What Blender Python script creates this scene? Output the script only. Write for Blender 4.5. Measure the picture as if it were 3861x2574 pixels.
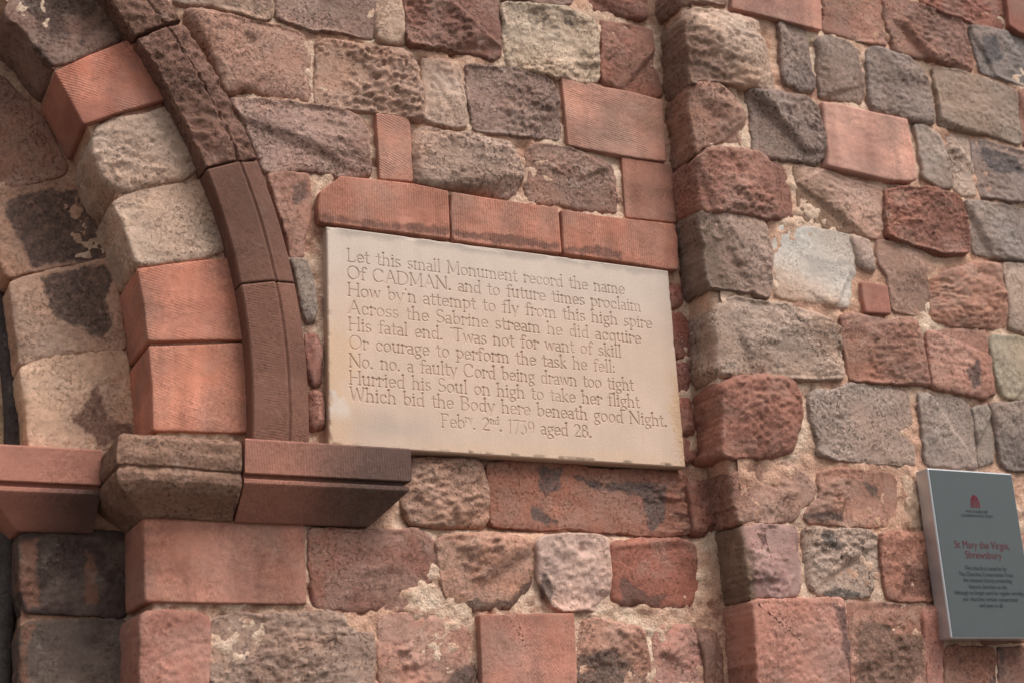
import bpy, math, random
import numpy as np
from mathutils import Matrix, Vector

# ------------------------------------------------------------------ camera, sky, sun, exposure
SC = bpy.context.scene
for o in list(bpy.data.objects): bpy.data.objects.remove(o)
COL = SC.collection
PW, PH = 3861.0, 2574.0                        # size of the photograph
CAM = np.array([-1.1443, -3.2816, 1.6])        # solved from the plaque and the sign
YAW, PITCH, ROLL = math.radians(26.949), math.radians(17.655), math.radians(-3.0255)
FPX = 50.0/36.0*PW
_cy, _sy, _cp, _sp = math.cos(YAW), math.sin(YAW), math.cos(PITCH), math.sin(PITCH)
FW = np.array([_sy*_cp, _cy*_cp, _sp]); R0 = np.array([_cy, -_sy, 0.0]); U0 = np.cross(R0, FW)
RT = math.cos(ROLL)*R0+math.sin(ROLL)*U0; UP = -math.sin(ROLL)*R0+math.cos(ROLL)*U0
cd = bpy.data.cameras.new('camera'); cam = bpy.data.objects.new('camera', cd); COL.objects.link(cam)
M = Matrix(((RT[0], UP[0], -FW[0], CAM[0]), (RT[1], UP[1], -FW[1], CAM[1]), (RT[2], UP[2], -FW[2], CAM[2]), (0, 0, 0, 1)))
cam.matrix_world = M
cd.lens = 50; cd.sensor_width = 36; cd.clip_end = 500; cd.clip_start = .05
cd.dof.use_dof = True; cd.dof.aperture_fstop = 2.4
cd.dof.focus_distance = float((np.array([.50, -.02, 2.75])-CAM)@FW)
SC.camera = cam

wd = bpy.data.worlds.new('World'); SC.world = wd; wd.use_nodes = True
nt = wd.node_tree; bg = nt.nodes['Background']
sky = nt.nodes.new('ShaderNodeTexSky'); sky.sky_type = 'NISHITA'; sky.sun_disc = False
SUN_EL, SUN_AZ = math.radians(58), math.radians(32)     # azimuth from the wall's normal, to the right
sun_dir = np.array([math.sin(SUN_AZ)*math.cos(SUN_EL), -math.cos(SUN_AZ)*math.cos(SUN_EL), math.sin(SUN_EL)])
sky.sun_elevation = SUN_EL; sky.sun_rotation = math.atan2(sun_dir[0], sun_dir[1])
sky.air_density = 1.0; sky.dust_density = 4.0; sky.ozone_density = 1.0
hs = nt.nodes.new('ShaderNodeHueSaturation'); hs.inputs['Saturation'].default_value = .12   # overcast: grey cloud
nt.links.new(sky.outputs[0], hs.inputs['Color']); nt.links.new(hs.outputs[0], bg.inputs[0]); bg.inputs[1].default_value = .08
sl = bpy.data.lights.new('sun', 'SUN'); sl.energy = 1.5; sl.angle = math.radians(36); sl.color = (1, .97, .94)
so = bpy.data.objects.new('sun', sl); COL.objects.link(so)
so.rotation_euler = Vector(sun_dir.tolist()).to_track_quat('Z', 'Y').to_euler(); so.location = (2, -6, 9)
SC.view_settings.view_transform = 'Standard'; SC.view_settings.look = 'None'
SC.view_settings.gamma = 1; SC.view_settings.use_curve_mapping = False
SC.view_settings.exposure = 0.97

# ------------------------------------------------------------------ helpers
rng = np.random.default_rng(7)
TILE = {}
for _r, _y in zip('ABC', (0, 840, 1674)):
    for _k, _x in zip('1234', (0, 950, 1900, 2861)): TILE[_r+_k] = (_x, _y)
def px(txt):
    """'A2 10,20 30,40 B3 5,6' -> photograph pixels; the letters name the enlarged tile that was measured"""
    out = []; t = None
    for w in txt.split():
        if w in TILE: t = TILE[w]
        else:
            a, b = w.split(','); out.append((t[0]+float(a)/1.742, t[1]+float(b)/1.742))
    return np.array(out)
def unproj(s, Y):
    s = np.atleast_2d(s)
    d = FW+np.outer((s[:, 0]-PW/2)/FPX, RT)-np.outer((s[:, 1]-PH/2)/FPX, UP)
    return CAM+d*((Y-CAM[1])/d[:, 1])[:, None]
def proj(P):
    d = np.asarray(P, float)-CAM; z = d@FW
    return np.stack([PW/2+FPX*(d@RT)/z, PH/2-FPX*(d@UP)/z], -1)
def plane(txt, Y): return unproj(px(txt), Y)[:, [0, 2]]
def lin(c):
    c = np.asarray(c, float)/255.0
    return np.where(c <= .04045, c/12.92, ((c+.055)/1.055)**2.4)

def tone(c):
    c = np.asarray(c, float); l = c@np.array([.3, .59, .11])
    red = float(sstep(np.array(c[0]-c[2]), 50, 80))
    c = c*(.89+.11*red)+np.array([150, 114, 96])*(l/120)*.11*(1-red); l = c@np.array([.3, .59, .11])
    return lin(np.clip((l+(c-l)*(.84-.13*red))*np.array([1.125-.03*red, 1.09-.02*red, 1.075-.02*red]), 0, 255))
PERM = np.random.default_rng(3).permutation(256).astype(np.int64); VAL = np.random.default_rng(4).uniform(-1, 1, 256)
def vnoise(p):
    i = np.floor(p).astype(np.int64); f = p-i; u = f*f*f*(f*(f*6-15)+10); i &= 255; j = (i+1) & 255
    x0, x1 = PERM[i[:, 0]], PERM[j[:, 0]]; r = 0
    for dx, xa in ((0, x0), (1, x1)):
        wx = u[:, 0] if dx else 1-u[:, 0]
        for dy in (0, 1):
            ya = PERM[(xa+(j if dy else i)[:, 1]) & 255]; wy = u[:, 1] if dy else 1-u[:, 1]
            for dz in (0, 1):
                wz = u[:, 2] if dz else 1-u[:, 2]
                r = r+wx*wy*wz*VAL[(ya+(j if dz else i)[:, 2]) & 255]
    return r
def fbm(p, freq, octv=4, seed=0.0, gain=.5):
    q = p*freq+np.array([seed*1.37, seed*2.11+5, seed*.73+9]); a = 1; s = 0; t = 0
    for _ in range(octv):
        s = s+a*vnoise(q); t += a; a *= gain; q = q*2.03+17.1
    return s/t
def ridge(p, freq, octv=3, seed=0.0):
    q = p*freq+np.array([seed*2.37, seed*1.11+3, seed*.53+1]); a = 1; s = 0; t = 0
    for _ in range(octv):
        s = s+a*(1-2*np.abs(vnoise(q))); t += a; a *= .5; q = q*2.07+11.3
    return s/t
def sstep(x, a, b):
    t = np.clip((x-a)/(b-a), 0, 1); return t*t*(3-2*t)
def seg_dist(P, A, B):
    """distance of points P (n,2) to the closed chain A->B (m,2)"""
    d = B-A; L = np.maximum((d*d).sum(1), 1e-12)
    best = np.full(len(P), 1e9)
    for k in range(0, len(P), 4000):
        q = P[k:k+4000, None, :]-A[None]
        t = np.clip((q*d[None]).sum(2)/L[None], 0, 1)
        e = q-t[:, :, None]*d[None]
        best[k:k+4000] = np.sqrt((e*e).sum(2).min(1))
    return best
def inside(P, poly):
    x, z = P[:, 0], P[:, 1]; r = np.zeros(len(P), bool); a = poly; b = np.roll(poly, -1, 0)
    for (x1, z1), (x2, z2) in zip(a, b):
        if z1 == z2: continue
        c = ((z1 > z) != (z2 > z)) & (x < (x2-x1)*(z-z1)/(z2-z1)+x1); r ^= c
    return r
def sdist(P, poly):
    d = seg_dist(P, poly, np.roll(poly, -1, 0)); return np.where(inside(P, poly), d, -d)

def make_mesh(name, V, loops, sizes, smooth=True):
    me = bpy.data.meshes.new(name)
    V = np.asarray(V, np.float32); loops = np.asarray(loops, np.int32); sizes = np.asarray(sizes, np.int32)
    me.vertices.add(len(V)); me.vertices.foreach_set('co', V.ravel())
    me.loops.add(len(loops)); me.loops.foreach_set('vertex_index', loops)
    me.polygons.add(len(sizes)); st = np.concatenate([[0], np.cumsum(sizes)[:-1]]).astype(np.int32)
    me.polygons.foreach_set('loop_start', st)
    me.polygons.foreach_set('use_smooth', np.full(len(sizes), smooth))
    me.update(calc_edges=True)
    return me
def put_attr(me, name, arr):
    if arr.ndim == 2:
        a = me.attributes.new(name, 'FLOAT_COLOR', 'POINT'); v = np.ones((len(arr), 4), np.float32); v[:, :3] = arr
        a.data.foreach_set('color', v.ravel())
    else:
        a = me.attributes.new(name, 'FLOAT', 'POINT'); a.data.foreach_set('value', arr.astype(np.float32))
def add_obj(name, me, mat, parent=None, loc=(0, 0, 0), **props):
    o = bpy.data.objects.new(name, me); COL.objects.link(o)
    if mat: me.materials.append(mat)
    o.location = loc
    if parent: o.parent = parent
    for k, v in props.items(): o[k] = v
    return o
def empty(name, label, cat, loc=(0, 0, 0)):
    o = bpy.data.objects.new(name, None); COL.objects.link(o); o.location = loc
    o['label'] = label; o['category'] = cat; o.empty_display_size = .1
    return o
def grid_faces(nu, nv, closed_u=False):
    """quads of a (nv rows) x (nu columns) lattice"""
    a = np.arange(nu*nv).reshape(nv, nu)
    if closed_u: b = np.roll(a, -1, 1)
    else: b = a[:, 1:]; a = a[:, :-1]
    q = np.stack([a[:-1], b[:-1], b[1:], a[1:]], -1).reshape(-1, 4)
    return q

# ------------------------------------------------------------------ materials
class NT:
    def __init__(s, name):
        s.m = bpy.data.materials.new(name); s.m.use_nodes = True; s.t = s.m.node_tree
        s.b = s.t.nodes['Principled BSDF']
    def n(s, typ, **kw):
        x = s.t.nodes.new(typ)
        for k, v in kw.items(): setattr(x, k, v)
        return x
    def l(s, a, b): s.t.links.new(a, b)
    def math(s, op, a, b=None, c=None, clamp=False):
        x = s.n('ShaderNodeMath', operation=op, use_clamp=clamp)
        for i, v in enumerate((a, b, c)):
            if v is None: continue
            if isinstance(v, (int, float)): x.inputs[i].default_value = v
            else: s.l(v, x.inputs[i])
        return x.outputs[0]
    def noise(s, vec, scale, detail=5, rough=.55, dist=0):
        x = s.n('ShaderNodeTexNoise'); s.l(vec, x.inputs['Vector']); x.inputs['Scale'].default_value = scale
        x.inputs['Detail'].default_value = detail; x.inputs['Roughness'].default_value = rough; x.inputs['Distortion'].default_value = dist
        return x.outputs[0]
    def ramp(s, f, a, b):
        x = s.n('ShaderNodeMapRange'); x.interpolation_type = 'SMOOTHSTEP'
        s.l(f, x.inputs[0]); x.inputs[1].default_value = a; x.inputs[2].default_value = b
        return x.outputs[0]
    def mix(s, f, a, b, mode='MIX'):
        x = s.n('ShaderNodeMix', data_type='RGBA', blend_type=mode)
        for sock, v in ((x.inputs[0], f), (x.inputs[6], a), (x.inputs[7], b)):
            if isinstance(v, (int, float)): sock.default_value = v
            elif isinstance(v, tuple): sock.default_value = v if len(v) == 4 else (*v, 1)
            else: s.l(v, sock)
        return x.outputs[2]
    def attr(s, name, typ='GEOMETRY', out='Fac'):
        x = s.n('ShaderNodeAttribute', attribute_type=typ, attribute_name=name); return x.outputs[out]
    def coords(s, off=True):
        tc = s.n('ShaderNodeTexCoord').outputs['Object']
        if not off: return tc
        oi = s.n('ShaderNodeObjectInfo'); r = s.math('MULTIPLY', oi.outputs['Random'], 37.0)
        cx = s.n('ShaderNodeCombineXYZ')
        for i in range(3): s.l(r, cx.inputs[i])
        va = s.n('ShaderNodeVectorMath', operation='ADD'); s.l(tc, va.inputs[0]); s.l(cx.outputs[0], va.inputs[1])
        s.oi = oi
        return va.outputs[0]

def sandstone():
    s = NT('weathered_sandstone'); v = s.coords()
    col = s.attr('col', out='Color'); mask = s.attr('mask')
    mottle = s.attr('mottle', 'OBJECT'); pit = s.attr('pit', 'OBJECT'); tool = s.attr('tool', 'OBJECT'); ang = s.attr('tool_angle', 'OBJECT')
    # ragged crust patches
    nr = s.noise(v, 38, 7, .65)
    pm = s.math('ADD', mask, s.math('MULTIPLY', s.math('SUBTRACT', nr, .5), 1.5))
    pm = s.math('MULTIPLY', s.ramp(pm, .30, .70), s.math('MULTIPLY_ADD', s.ramp(s.noise(v, 55, 7, .75), .30, .56), .42, .46))
    c = s.mix(pm, col, s.oi.outputs['Color'])
    # blotches, lighter and darker
    n1 = s.noise(v, 17, 8, .68, .4)
    lo = s.math('MULTIPLY', s.ramp(n1, .50, .74), mottle)
    c = s.mix(s.math('MULTIPLY', lo, .8), c, s.mix(1.0, c, (.44, .37, .33), 'MULTIPLY'))
    hi = s.math('MULTIPLY', s.ramp(n1, .46, .28), .5)
    c = s.mix(s.math('MULTIPLY', hi, mottle), c, s.mix(.5, c, (.55, .47, .40)))
    # grain
    n2 = s.noise(v, 125, 5, .78)
    g = s.math('MAXIMUM', s.math('MULTIPLY_ADD', n2, s.math('MULTIPLY_ADD', pit, 1.6, 1.3), s.math('MULTIPLY_ADD', pit, -.8, .35)), .25)
    wz = s.ramp(s.noise(v, 8, 4, .6), .36, .60)
    g = s.math('MULTIPLY_ADD', s.math('SUBTRACT', g, 1.0), s.math('MULTIPLY_ADD', wz, .75, .35), 1.0)
    pit = s.math('MULTIPLY', pit, s.math('MULTIPLY_ADD', wz, .8, .3))
    gc = s.n('ShaderNodeCombineColor')
    for i in range(3): s.l(g, gc.inputs[i])
    c = s.mix(1.0, c, gc.outputs[0], 'MULTIPLY')
    # pits
    n3 = s.noise(v, 92, 6, .62, .5)
    pt = s.math('MULTIPLY', s.ramp(n3, .56, .63), pit)
    c = s.mix(s.math('MULTIPLY', pt, .65), c, s.mix(1.0, c, (.36, .30, .28), 'MULTIPLY'))
    # white lichen specks
    vo = s.n('ShaderNodeTexVoronoi', feature='F1'); s.l(v, vo.inputs['Vector']); vo.inputs['Scale'].default_value = 55
    sp = s.math('MULTIPLY', s.ramp(vo.outputs['Distance'], .13, .06), s.ramp(s.noise(v, 9, 3), .58, .68))
    c = s.mix(s.math('MULTIPLY', sp, s.math('MULTIPLY', mottle, .6)), c, (.55, .5, .44, 1))
    s.l(c, s.b.inputs['Base Color'])
    # tooling: parallel chisel strokes, turned by each stone's own angle
    sep = s.n('ShaderNodeSeparateXYZ'); s.l(s.n('ShaderNodeTexCoord').outputs['Object'], sep.inputs[0])
    u = s.math('ADD', s.math('MULTIPLY', sep.outputs[0], s.math('COSINE', ang)), s.math('MULTIPLY', sep.outputs[2], s.math('SINE', ang)))
    wob = s.math('MULTIPLY', s.noise(v, 6, 2), .016)
    tw = s.math('SINE', s.math('MULTIPLY', s.math('ADD', u, wob), 900))
    tw = s.math('MULTIPLY', tw, s.math('MULTIPLY', s.ramp(s.noise(v, 16, 4), .32, .62), tool))
    h = s.math('ADD', s.math('MULTIPLY', n2, s.math('MULTIPLY_ADD', pit, .0030, .0012)), s.math('MULTIPLY', pt, -.006))
    h = s.math('ADD', h, s.math('MULTIPLY', s.noise(v, 48, 6, .6), s.math('MULTIPLY_ADD', pit, .010, .0010)))
    h = s.math('ADD', h, s.math('MULTIPLY', tw, .00032))
    h = s.math('ADD', h, s.math('MULTIPLY', pm, -.0012))
    bp = s.n('ShaderNodeBump'); bp.inputs['Strength'].default_value = .85; bp.inputs['Distance'].default_value = 1.0
    s.l(h, bp.inputs['Height']); s.l(bp.outputs[0], s.b.inputs['Normal'])
    s.b.inputs['Roughness'].default_value = .92; s.b.inputs['Specular IOR Level'].default_value = .18
    return s.m
STONE = sandstone()

def mortar_mat():
    s = NT('lime_mortar'); v = s.coords(False)
    a = s.noise(v, 3.1, 5, .6); b = s.noise(v, 14, 5, .6); g = s.noise(v, 170, 3, .7)
    L = lambda c: tuple(lin(c))
    c = s.mix(s.ramp(a, .42, .60), L((200, 158, 134)), L((222, 194, 170)))
    c = s.mix(s.math('MULTIPLY', s.ramp(b, .50, .66), .8), c, L((150, 108, 90)))
    c = s.mix(s.math('MULTIPLY', s.ramp(b, .40, .28), .6), c, L((214, 190, 170)))
    gm = s.math('MULTIPLY_ADD', g, 1.5, .25); gc = s.n('ShaderNodeCombineColor')
    for i in range(3): s.l(gm, gc.inputs[i])
    c = s.mix(1.0, c, gc.outputs[0], 'MULTIPLY')
    s.l(c, s.b.inputs['Base Color'])
    h = s.math('ADD', s.math('MULTIPLY', g, .005), s.math('MULTIPLY', s.noise(v, 60, 6, .65), .008))
    bp = s.n('ShaderNodeBump'); bp.inputs['Strength'].default_value = .9; bp.inputs['Distance'].default_value = 1.0
    s.l(h, bp.inputs['Height']); s.l(bp.outputs[0], s.b.inputs['Normal'])
    s.b.inputs['Roughness'].default_value = .95; s.b.inputs['Specular IOR Level'].default_value = .1
    return s.m
MORTAR = mortar_mat()

def plaque_mat():
    s = NT('buff_sandstone'); v = s.coords(False)
    col = s.attr('col', out='Color')
    st = s.n('ShaderNodeMapping'); s.l(v, st.inputs[0]); st.inputs['Scale'].default_value = (30, 1, 2.2)
    streak = s.noise(st.outputs[0], 1.0, 4, .6)
    g = s.noise(v, 210, 3, .75); b = s.noise(v, 9, 5, .6)
    f = s.math('ADD', s.math('MULTIPLY_ADD', g, .42, .79), s.math('MULTIPLY', s.math('SUBTRACT', b, .5), .22))
    f = s.math('ADD', f, s.math('MULTIPLY', s.math('SUBTRACT', streak, .5), .14))
    gc = s.n('ShaderNodeCombineColor')
    for i in range(3): s.l(f, gc.inputs[i])
    c = s.mix(1.0, col, gc.outputs[0], 'MULTIPLY')
    s.l(c, s.b.inputs['Base Color'])
    bp = s.n('ShaderNodeBump'); bp.inputs['Strength'].default_value = .6; bp.inputs['Distance'].default_value = 1.0
    s.l(s.math('MULTIPLY', g, .0011), bp.inputs['Height']); s.l(bp.outputs[0], s.b.inputs['Normal'])
    s.b.inputs['Roughness'].default_value = .9; s.b.inputs['Specular IOR Level'].default_value = .2
    return s.m
PLAQUE = plaque_mat()

def flat_mat(name, c, rough=.6, metal=0, spec=.4, var=.12, scale=30):
    s = NT(name); v = s.coords(False); g = s.noise(v, scale, 5, .6)
    f = s.math('MULTIPLY_ADD', g, 2*var, 1-var); gc = s.n('ShaderNodeCombineColor')
    for i in range(3): s.l(f, gc.inputs[i])
    s.l(s.mix(1.0, tuple(lin(c)), gc.outputs[0], 'MULTIPLY'), s.b.inputs['Base Color'])
    s.l(s.math('MULTIPLY_ADD', g, .3, rough-.15), s.b.inputs['Roughness'])
    s.b.inputs['Metallic'].default_value = metal; s.b.inputs['Specular IOR Level'].default_value = spec
    return s.m

# ------------------------------------------------------------------ stones
PRE = {   # H proud of the wall, r edge rounding, amp relief, fac facets, chk corner cutting, wob wavy outline, D depth
 'rough':  dict(H=.017, r=.010, amp=.0085, fac=.6, chk=.09, wob=.006, D=.06, mottle=.75, pit=.75, tool=0, alt=.5),
 'round':  dict(H=.022, r=.028, amp=.0085, fac=.7, chk=.15, wob=.005, D=.07, mottle=.65, pit=.65, tool=0, alt=.5),
 'medium': dict(H=.013, r=.007, amp=.0055, fac=.35, chk=.07, wob=.0045, D=.06, mottle=.6, pit=.5, tool=0, alt=.35),
 'quoin':  dict(H=.018, r=.018, amp=.0095, fac=.9, chk=.12, wob=.006, D=.19, mottle=.65, pit=.6, tool=0, alt=.4),
 'ashlar': dict(H=.006, r=.0035, amp=.0008, fac=.0, chk=0, wob=.0007, D=.06, mottle=.22, pit=.10, tool=1., alt=.25),
 'old':    dict(H=.006, r=.009, amp=.0040, fac=.2, chk=.10, wob=.003, D=.24, mottle=.6, pit=.6, tool=.2, alt=.4),
 'vous':   dict(H=.006, r=.0045, amp=.0012, fac=.0, chk=0, wob=.0009, D=.24, mottle=.25, pit=.10, tool=.8, alt=.2),
}
def chaikin(P, q, it=2):
    for _ in range(it):
        n = np.roll(P, -1, 0); P = np.stack([P*(1-q)+n*q, P*q+n*(1-q)], 1).reshape(-1, 2); q = .25
    return P
def resample(P, n):
    Q = np.vstack([P, P[:1]]); L = np.r_[0, np.cumsum(np.hypot(*np.diff(Q, axis=0).T))]
    t = np.linspace(0, L[-1], n, endpoint=False)
    return np.stack([np.interp(t, L, Q[:, 0]), np.interp(t, L, Q[:, 1])], 1)
_seed = [11]
def stone_geo(poly, Y, step=.0046, seed=None, **p):
    """a block whose face follows poly (x,z) in the plane y=Y; returns vertices, loops, sizes, colour, mask"""
    if seed is None: _seed[0] += 1; seed = _seed[0]
    rg = np.random.default_rng(seed)
    area = .5*np.sum(poly[:, 0]*np.roll(poly[:, 1], -1)-np.roll(poly[:, 0], -1)*poly[:, 1])
    if area < 0: poly = poly[::-1]
    if p['chk'] > 0: P = chaikin(poly, p['chk'])
    else:   # dressed block: keep the corners, only nip them
        n = np.roll(poly, -1, 0); m = np.roll(poly, 1, 0); k = .0022
        e1 = (m-poly)/np.maximum(np.linalg.norm(m-poly, axis=1)[:, None], 1e-9); e2 = (n-poly)/np.maximum(np.linalg.norm(n-poly, axis=1)[:, None], 1e-9)
        P = np.stack([poly+e1*k, poly+e2*k], 1).reshape(-1, 2)
    per = np.hypot(*(np.roll(P, -1, 0)-P).T).sum()
    n = 2*int(np.clip(per/step/8, 4, 34)); N = 4*n; B = resample(P, 8*N)
    cc = B.mean(0); ext = (B.max(0)-B.min(0))/2; R_ = (B-cc)/ext
    co = sorted(int(np.argmax(R_@np.array(v))) for v in ((-1, -1), (1, -1), (1, 1), (-1, 1)))
    k0 = int(np.argmax(R_@np.array((-1, -1)))); q0 = co.index(k0); co = co[q0:]+[c_+8*N for c_ in co[:q0]]; co.append(co[0]+8*N)
    sp = np.concatenate([np.linspace(co[i], co[i+1], n, endpoint=False) for i in range(4)])
    Bx = np.vstack([B, B, B[:1]]); ii = np.arange(len(Bx)); B = np.stack([np.interp(sp, ii, Bx[:, 0]), np.interp(sp, ii, Bx[:, 1])], 1)
    tg = np.roll(B, -1, 0)-np.roll(B, 1, 0); nm = np.stack([tg[:, 1], -tg[:, 0]], 1); nm /= np.maximum(np.linalg.norm(nm, axis=1)[:, None], 1e-9)
    p3 = np.stack([B[:, 0], np.full(N, Y), B[:, 1]], 1)
    B = B+nm*(p.get('grow', .0058 if p['chk'] > .08 else .0045 if p['chk'] > 0 else .0012)+p['wob']*(fbm(p3, 24, 3, seed)+.7*fbm(p3, 110, 3, seed+3, .65)))[:, None]
    C = B.mean(0); rad = np.hypot(*(B-C).T).min()
    K = n//2; rho = np.linspace(0, 1, K+1); rho = 1-(1-rho)**1.12
    rr_ = min(p['r'], .02)/rad
    rho[K-1] = max(rho[K-1], 1-.22*rr_); rho[K-2] = max(rho[K-2], 1-.75*rr_)
    gi, gj = np.meshgrid(np.arange(n+1)-K, np.arange(n+1)-K); gi, gj = gi.ravel(), gj.ravel()
    lev = np.maximum(np.abs(gi), np.abs(gj)); L_ = np.maximum(lev, 1); ga, gb = gi/L_, gj/L_
    sq = np.where(gb <= -1, (ga+1)/2, np.where(ga >= 1, 1+(gb+1)/2, np.where(gb >= 1, 2+(1-ga)/2, 3+(1-gb)/2))); sq[lev == 0] = 0
    fi = (sq*n) % N; i0_ = np.floor(fi).astype(int) % N; fr = (fi-np.floor(fi))[:, None]
    Bs = B[i0_]*(1-fr)+B[(i0_+1) % N]*fr
    F = C+rho[lev][:, None]*(Bs-C)
    gid = np.arange((n+1)**2).reshape(n+1, n+1)
    loop = np.r_[gid[0, :-1], gid[:-1, -1], gid[-1, :0:-1], gid[:0:-1, 0]]
    d = seg_dist(F, B, np.roll(B, -1, 0)); d[loop] = 0
    r = p['r']*np.maximum(.35, 1+1.3*fbm(np.stack([F[:, 0], 0*F[:, 0]+Y, F[:, 1]], 1), 17, 3, seed+9)) if p['chk'] > 0 else np.full(len(F), p['r'])
    e = np.clip(d/r, 0, 1); drop = np.minimum(r, p['H']+.012)*(1-np.cbrt(np.maximum(1-(1-e)**3, 0)))*(.8 if p['chk'] > 0 else 1)+(.2*np.minimum(r, .01)*(1-e) if p['chk'] > 0 else 0)
    q = np.stack([F[:, 0], np.full(len(F), Y), F[:, 1]], 1)
    h = np.full(len(F), float(p['H'])); fade = .35+.65*sstep(d, 0, .018)
    a = p['amp']*rg.uniform(.7, 1.25)
    if p['chk'] > 0: a = a*(.35+1.0*sstep(fbm(q, 6, 2, seed+15), -.35, .35))
    if p['chk'] > 0 and rg.random() < .5:      # bedded stone: relief drawn out along the layers
        th = rg.normal(0, .25); qx = F[:, 0]*math.cos(th)+F[:, 1]*math.sin(th); qz = -F[:, 0]*math.sin(th)+F[:, 1]*math.cos(th)
        qb = np.stack([qx*.28, q[:, 1], qz], 1); h += a*.9*(np.abs(fbm(qb, 30, 3, seed+16))*-1.2+.3)*fade
    h += a*(.9*fbm(q, 9, 3, seed+1)+(.55*ridge(q, 24, 3, seed+2)-.5*np.abs(fbm(q, 38, 3, seed+7)))*(1 if p['pit'] > .3 else .4)+.75*fbm(q, 85, 3, seed+4, .6))*fade
    if p['fac'] > 0:
        fh = np.full(len(F), 9.)
        for _ in range(6):
            c0 = C+rg.uniform(-.8, .8, 2)*(B.max(0)-B.min(0))*.5; g = rg.normal(0, .16*p['fac'], 2)
            fh = np.minimum(fh, ((F-c0)*g).sum(1)+rg.uniform(0, .008))
        fh = np.clip(fh, -.022, .01); h += fh*fade
        for _ in range(rg.integers(2, 6) if p['fac'] > .3 else 0):      # broken arrises and corners
            k = co[rg.integers(4)]/8+rg.normal(0, N/26) if rg.random() < .6 else rg.uniform(0, N)
            k = int(k-co[0]/8) % N; dr = nm[k]+rg.normal(0, .5, 2); dr /= np.linalg.norm(dr)
            sl_ = rg.uniform(.35, 1.1); back = rg.uniform(.006, .030)
            h = np.minimum(h, p['H']+.004-sl_*(((F-B[k])@dr)+back)+.003*fbm(q, 40, 3, seed+20))
        h = np.maximum(h, p['H']*.4-.004)
    h += (rg.uniform(-.03, .03, 2)*(F-C) if p['chk'] > 0 else (F-C)*0).sum(1)
    for (dx, dz, rr, dep) in p.get('dents', ()):       # hollows, given relative to the middle of the stone
        dd = np.hypot(F[:, 0]-C[0]-dx, F[:, 1]-C[1]-dz); h -= dep*np.exp(-(dd/rr)**2)
    y = Y-h+drop
    V = np.stack([F[:, 0], y, F[:, 1]], 1)
    # sides
    ns = 3 if p['D'] < .1 else 14
    ye = V[loop, 1]; w = np.linspace(0, 1, ns+1)[1:]
    sk = []
    for k in w:
        yy = ye+(Y+p['D']-ye)*k; c3 = np.stack([B[:, 0], yy, B[:, 1]], 1)
        o = p['amp']*.9*(fbm(c3, 12, 3, seed+1)+.6*ridge(c3, 28, 2, seed+2))*min(k*4, 1)
        sk.append(np.stack([B[:, 0]+nm[:, 0]*o, yy, B[:, 1]+nm[:, 1]*o], 1))
    V = np.vstack([V]+sk)
    # faces
    q4 = grid_faces(n+1, n+1); lay = [loop]+[len(F)+k*N+np.arange(N) for k in range(ns)]
    q4 = np.vstack([q4]+[np.stack([A_, B_, np.roll(B_, -1), np.roll(A_, -1)], 1) for A_, B_ in zip(lay, lay[1:])])
    loops = q4.ravel(); sizes = np.full(len(q4), 4)
    # colour
    c = lin(p['col']) if p.get('raw') else tone(p['col']); n1 = fbm(V, 7, 4, seed+5); n2 = fbm(V, 16, 4, seed+6)
    alt = lin(p['altcol']) if 'altcol' in p else .5*c+.5*np.array([.33, .245, .195])
    nb = fbm(V*np.array([.6, .6, 3.0])+.25*V[:, [2, 2, 0]]*np.array([0, 0, 1.]), 9, 4, seed+12)      # bedding bands
    hue = fbm(V, 5, 3, seed+13)
    colr = c[None]*(1+.34*n1+.24*nb)[:, None]*np.stack([1+.10*hue, 1-.02*hue, 1-.10*hue], 1); m = (sstep(n2+.35*n1, -.02, .38)*p['alt'])[:, None]
    colr = colr*(1-m)+alt[None]*m*(1+.2*n1)[:, None]
    if 'second' in p:     # a second stone colour on one side: (colour, direction, where, softness)
        c2, g, w0, w1 = p['second']
        sdv = (V[:, 0]-C[0])*g[0]+(V[:, 2]-C[1])*g[1]+.05*n2
        mm = sstep(sdv, w0, w1)[:, None]; colr = colr*(1-mm)+tone(c2)[None]*(1+.25*n1)[:, None]*mm
    mask = np.zeros(len(V))
    if p['chk'] == 0:
        stv = fbm(V*np.array([3.2, 1, .5]), 9, 4, seed+21); colr = colr*(1+.30*stv+.18*hue)[:, None]; gr = (sstep(fbm(V, 7, 4, seed+22), .12, .5)*.3)[:, None]; colr = colr*(1-gr)+np.array([.27, .185, .145])[None]*gr
    for pp in p.get('patch', ()): mask = np.maximum(mask, np.clip(.5+sdist(V[:, [0, 2]], pp)/.030, 0, p.get('pmax', .92)))
    if p.get('soot', 0) > 0: mask = np.maximum(mask, np.clip(.5+(fbm(V, 6.5, 4, seed+8)-(.75-p['soot']))*2.2, 0, 1))
    return V, loops, sizes, np.clip(colr, .005, .9), mask, C
def stone(parent, name, kind, col, txt, Y=0., poly=None, **over):
    p = dict(PRE[kind]); p.update(over); p['col'] = col
    pl = plane(txt, Y-p['H']*.7) if poly is None else poly
    if 'patch' in p: p['patch'] = [plane(t, Y-p['H']*.7) for t in p['patch']]
    V, lo, sz, c, m, C = stone_geo(pl, Y, **p)
    org = np.array([C[0], Y, C[1]])
    me = make_mesh(name, V-org, lo, sz); put_attr(me, 'col', c); put_attr(me, 'mask', m)
    o = add_obj(name, me, STONE, parent, tuple(org))
    if parent: o.location = tuple(org-np.array(parent.location))
    o.color = (*lin(p.get('crust', (84, 72, 68))), 1)
    for k in ('mottle', 'pit', 'tool'): o[k] = float(p[k])
    o['tool_angle'] = math.radians(p.get('ang', 20))
    return o
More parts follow.
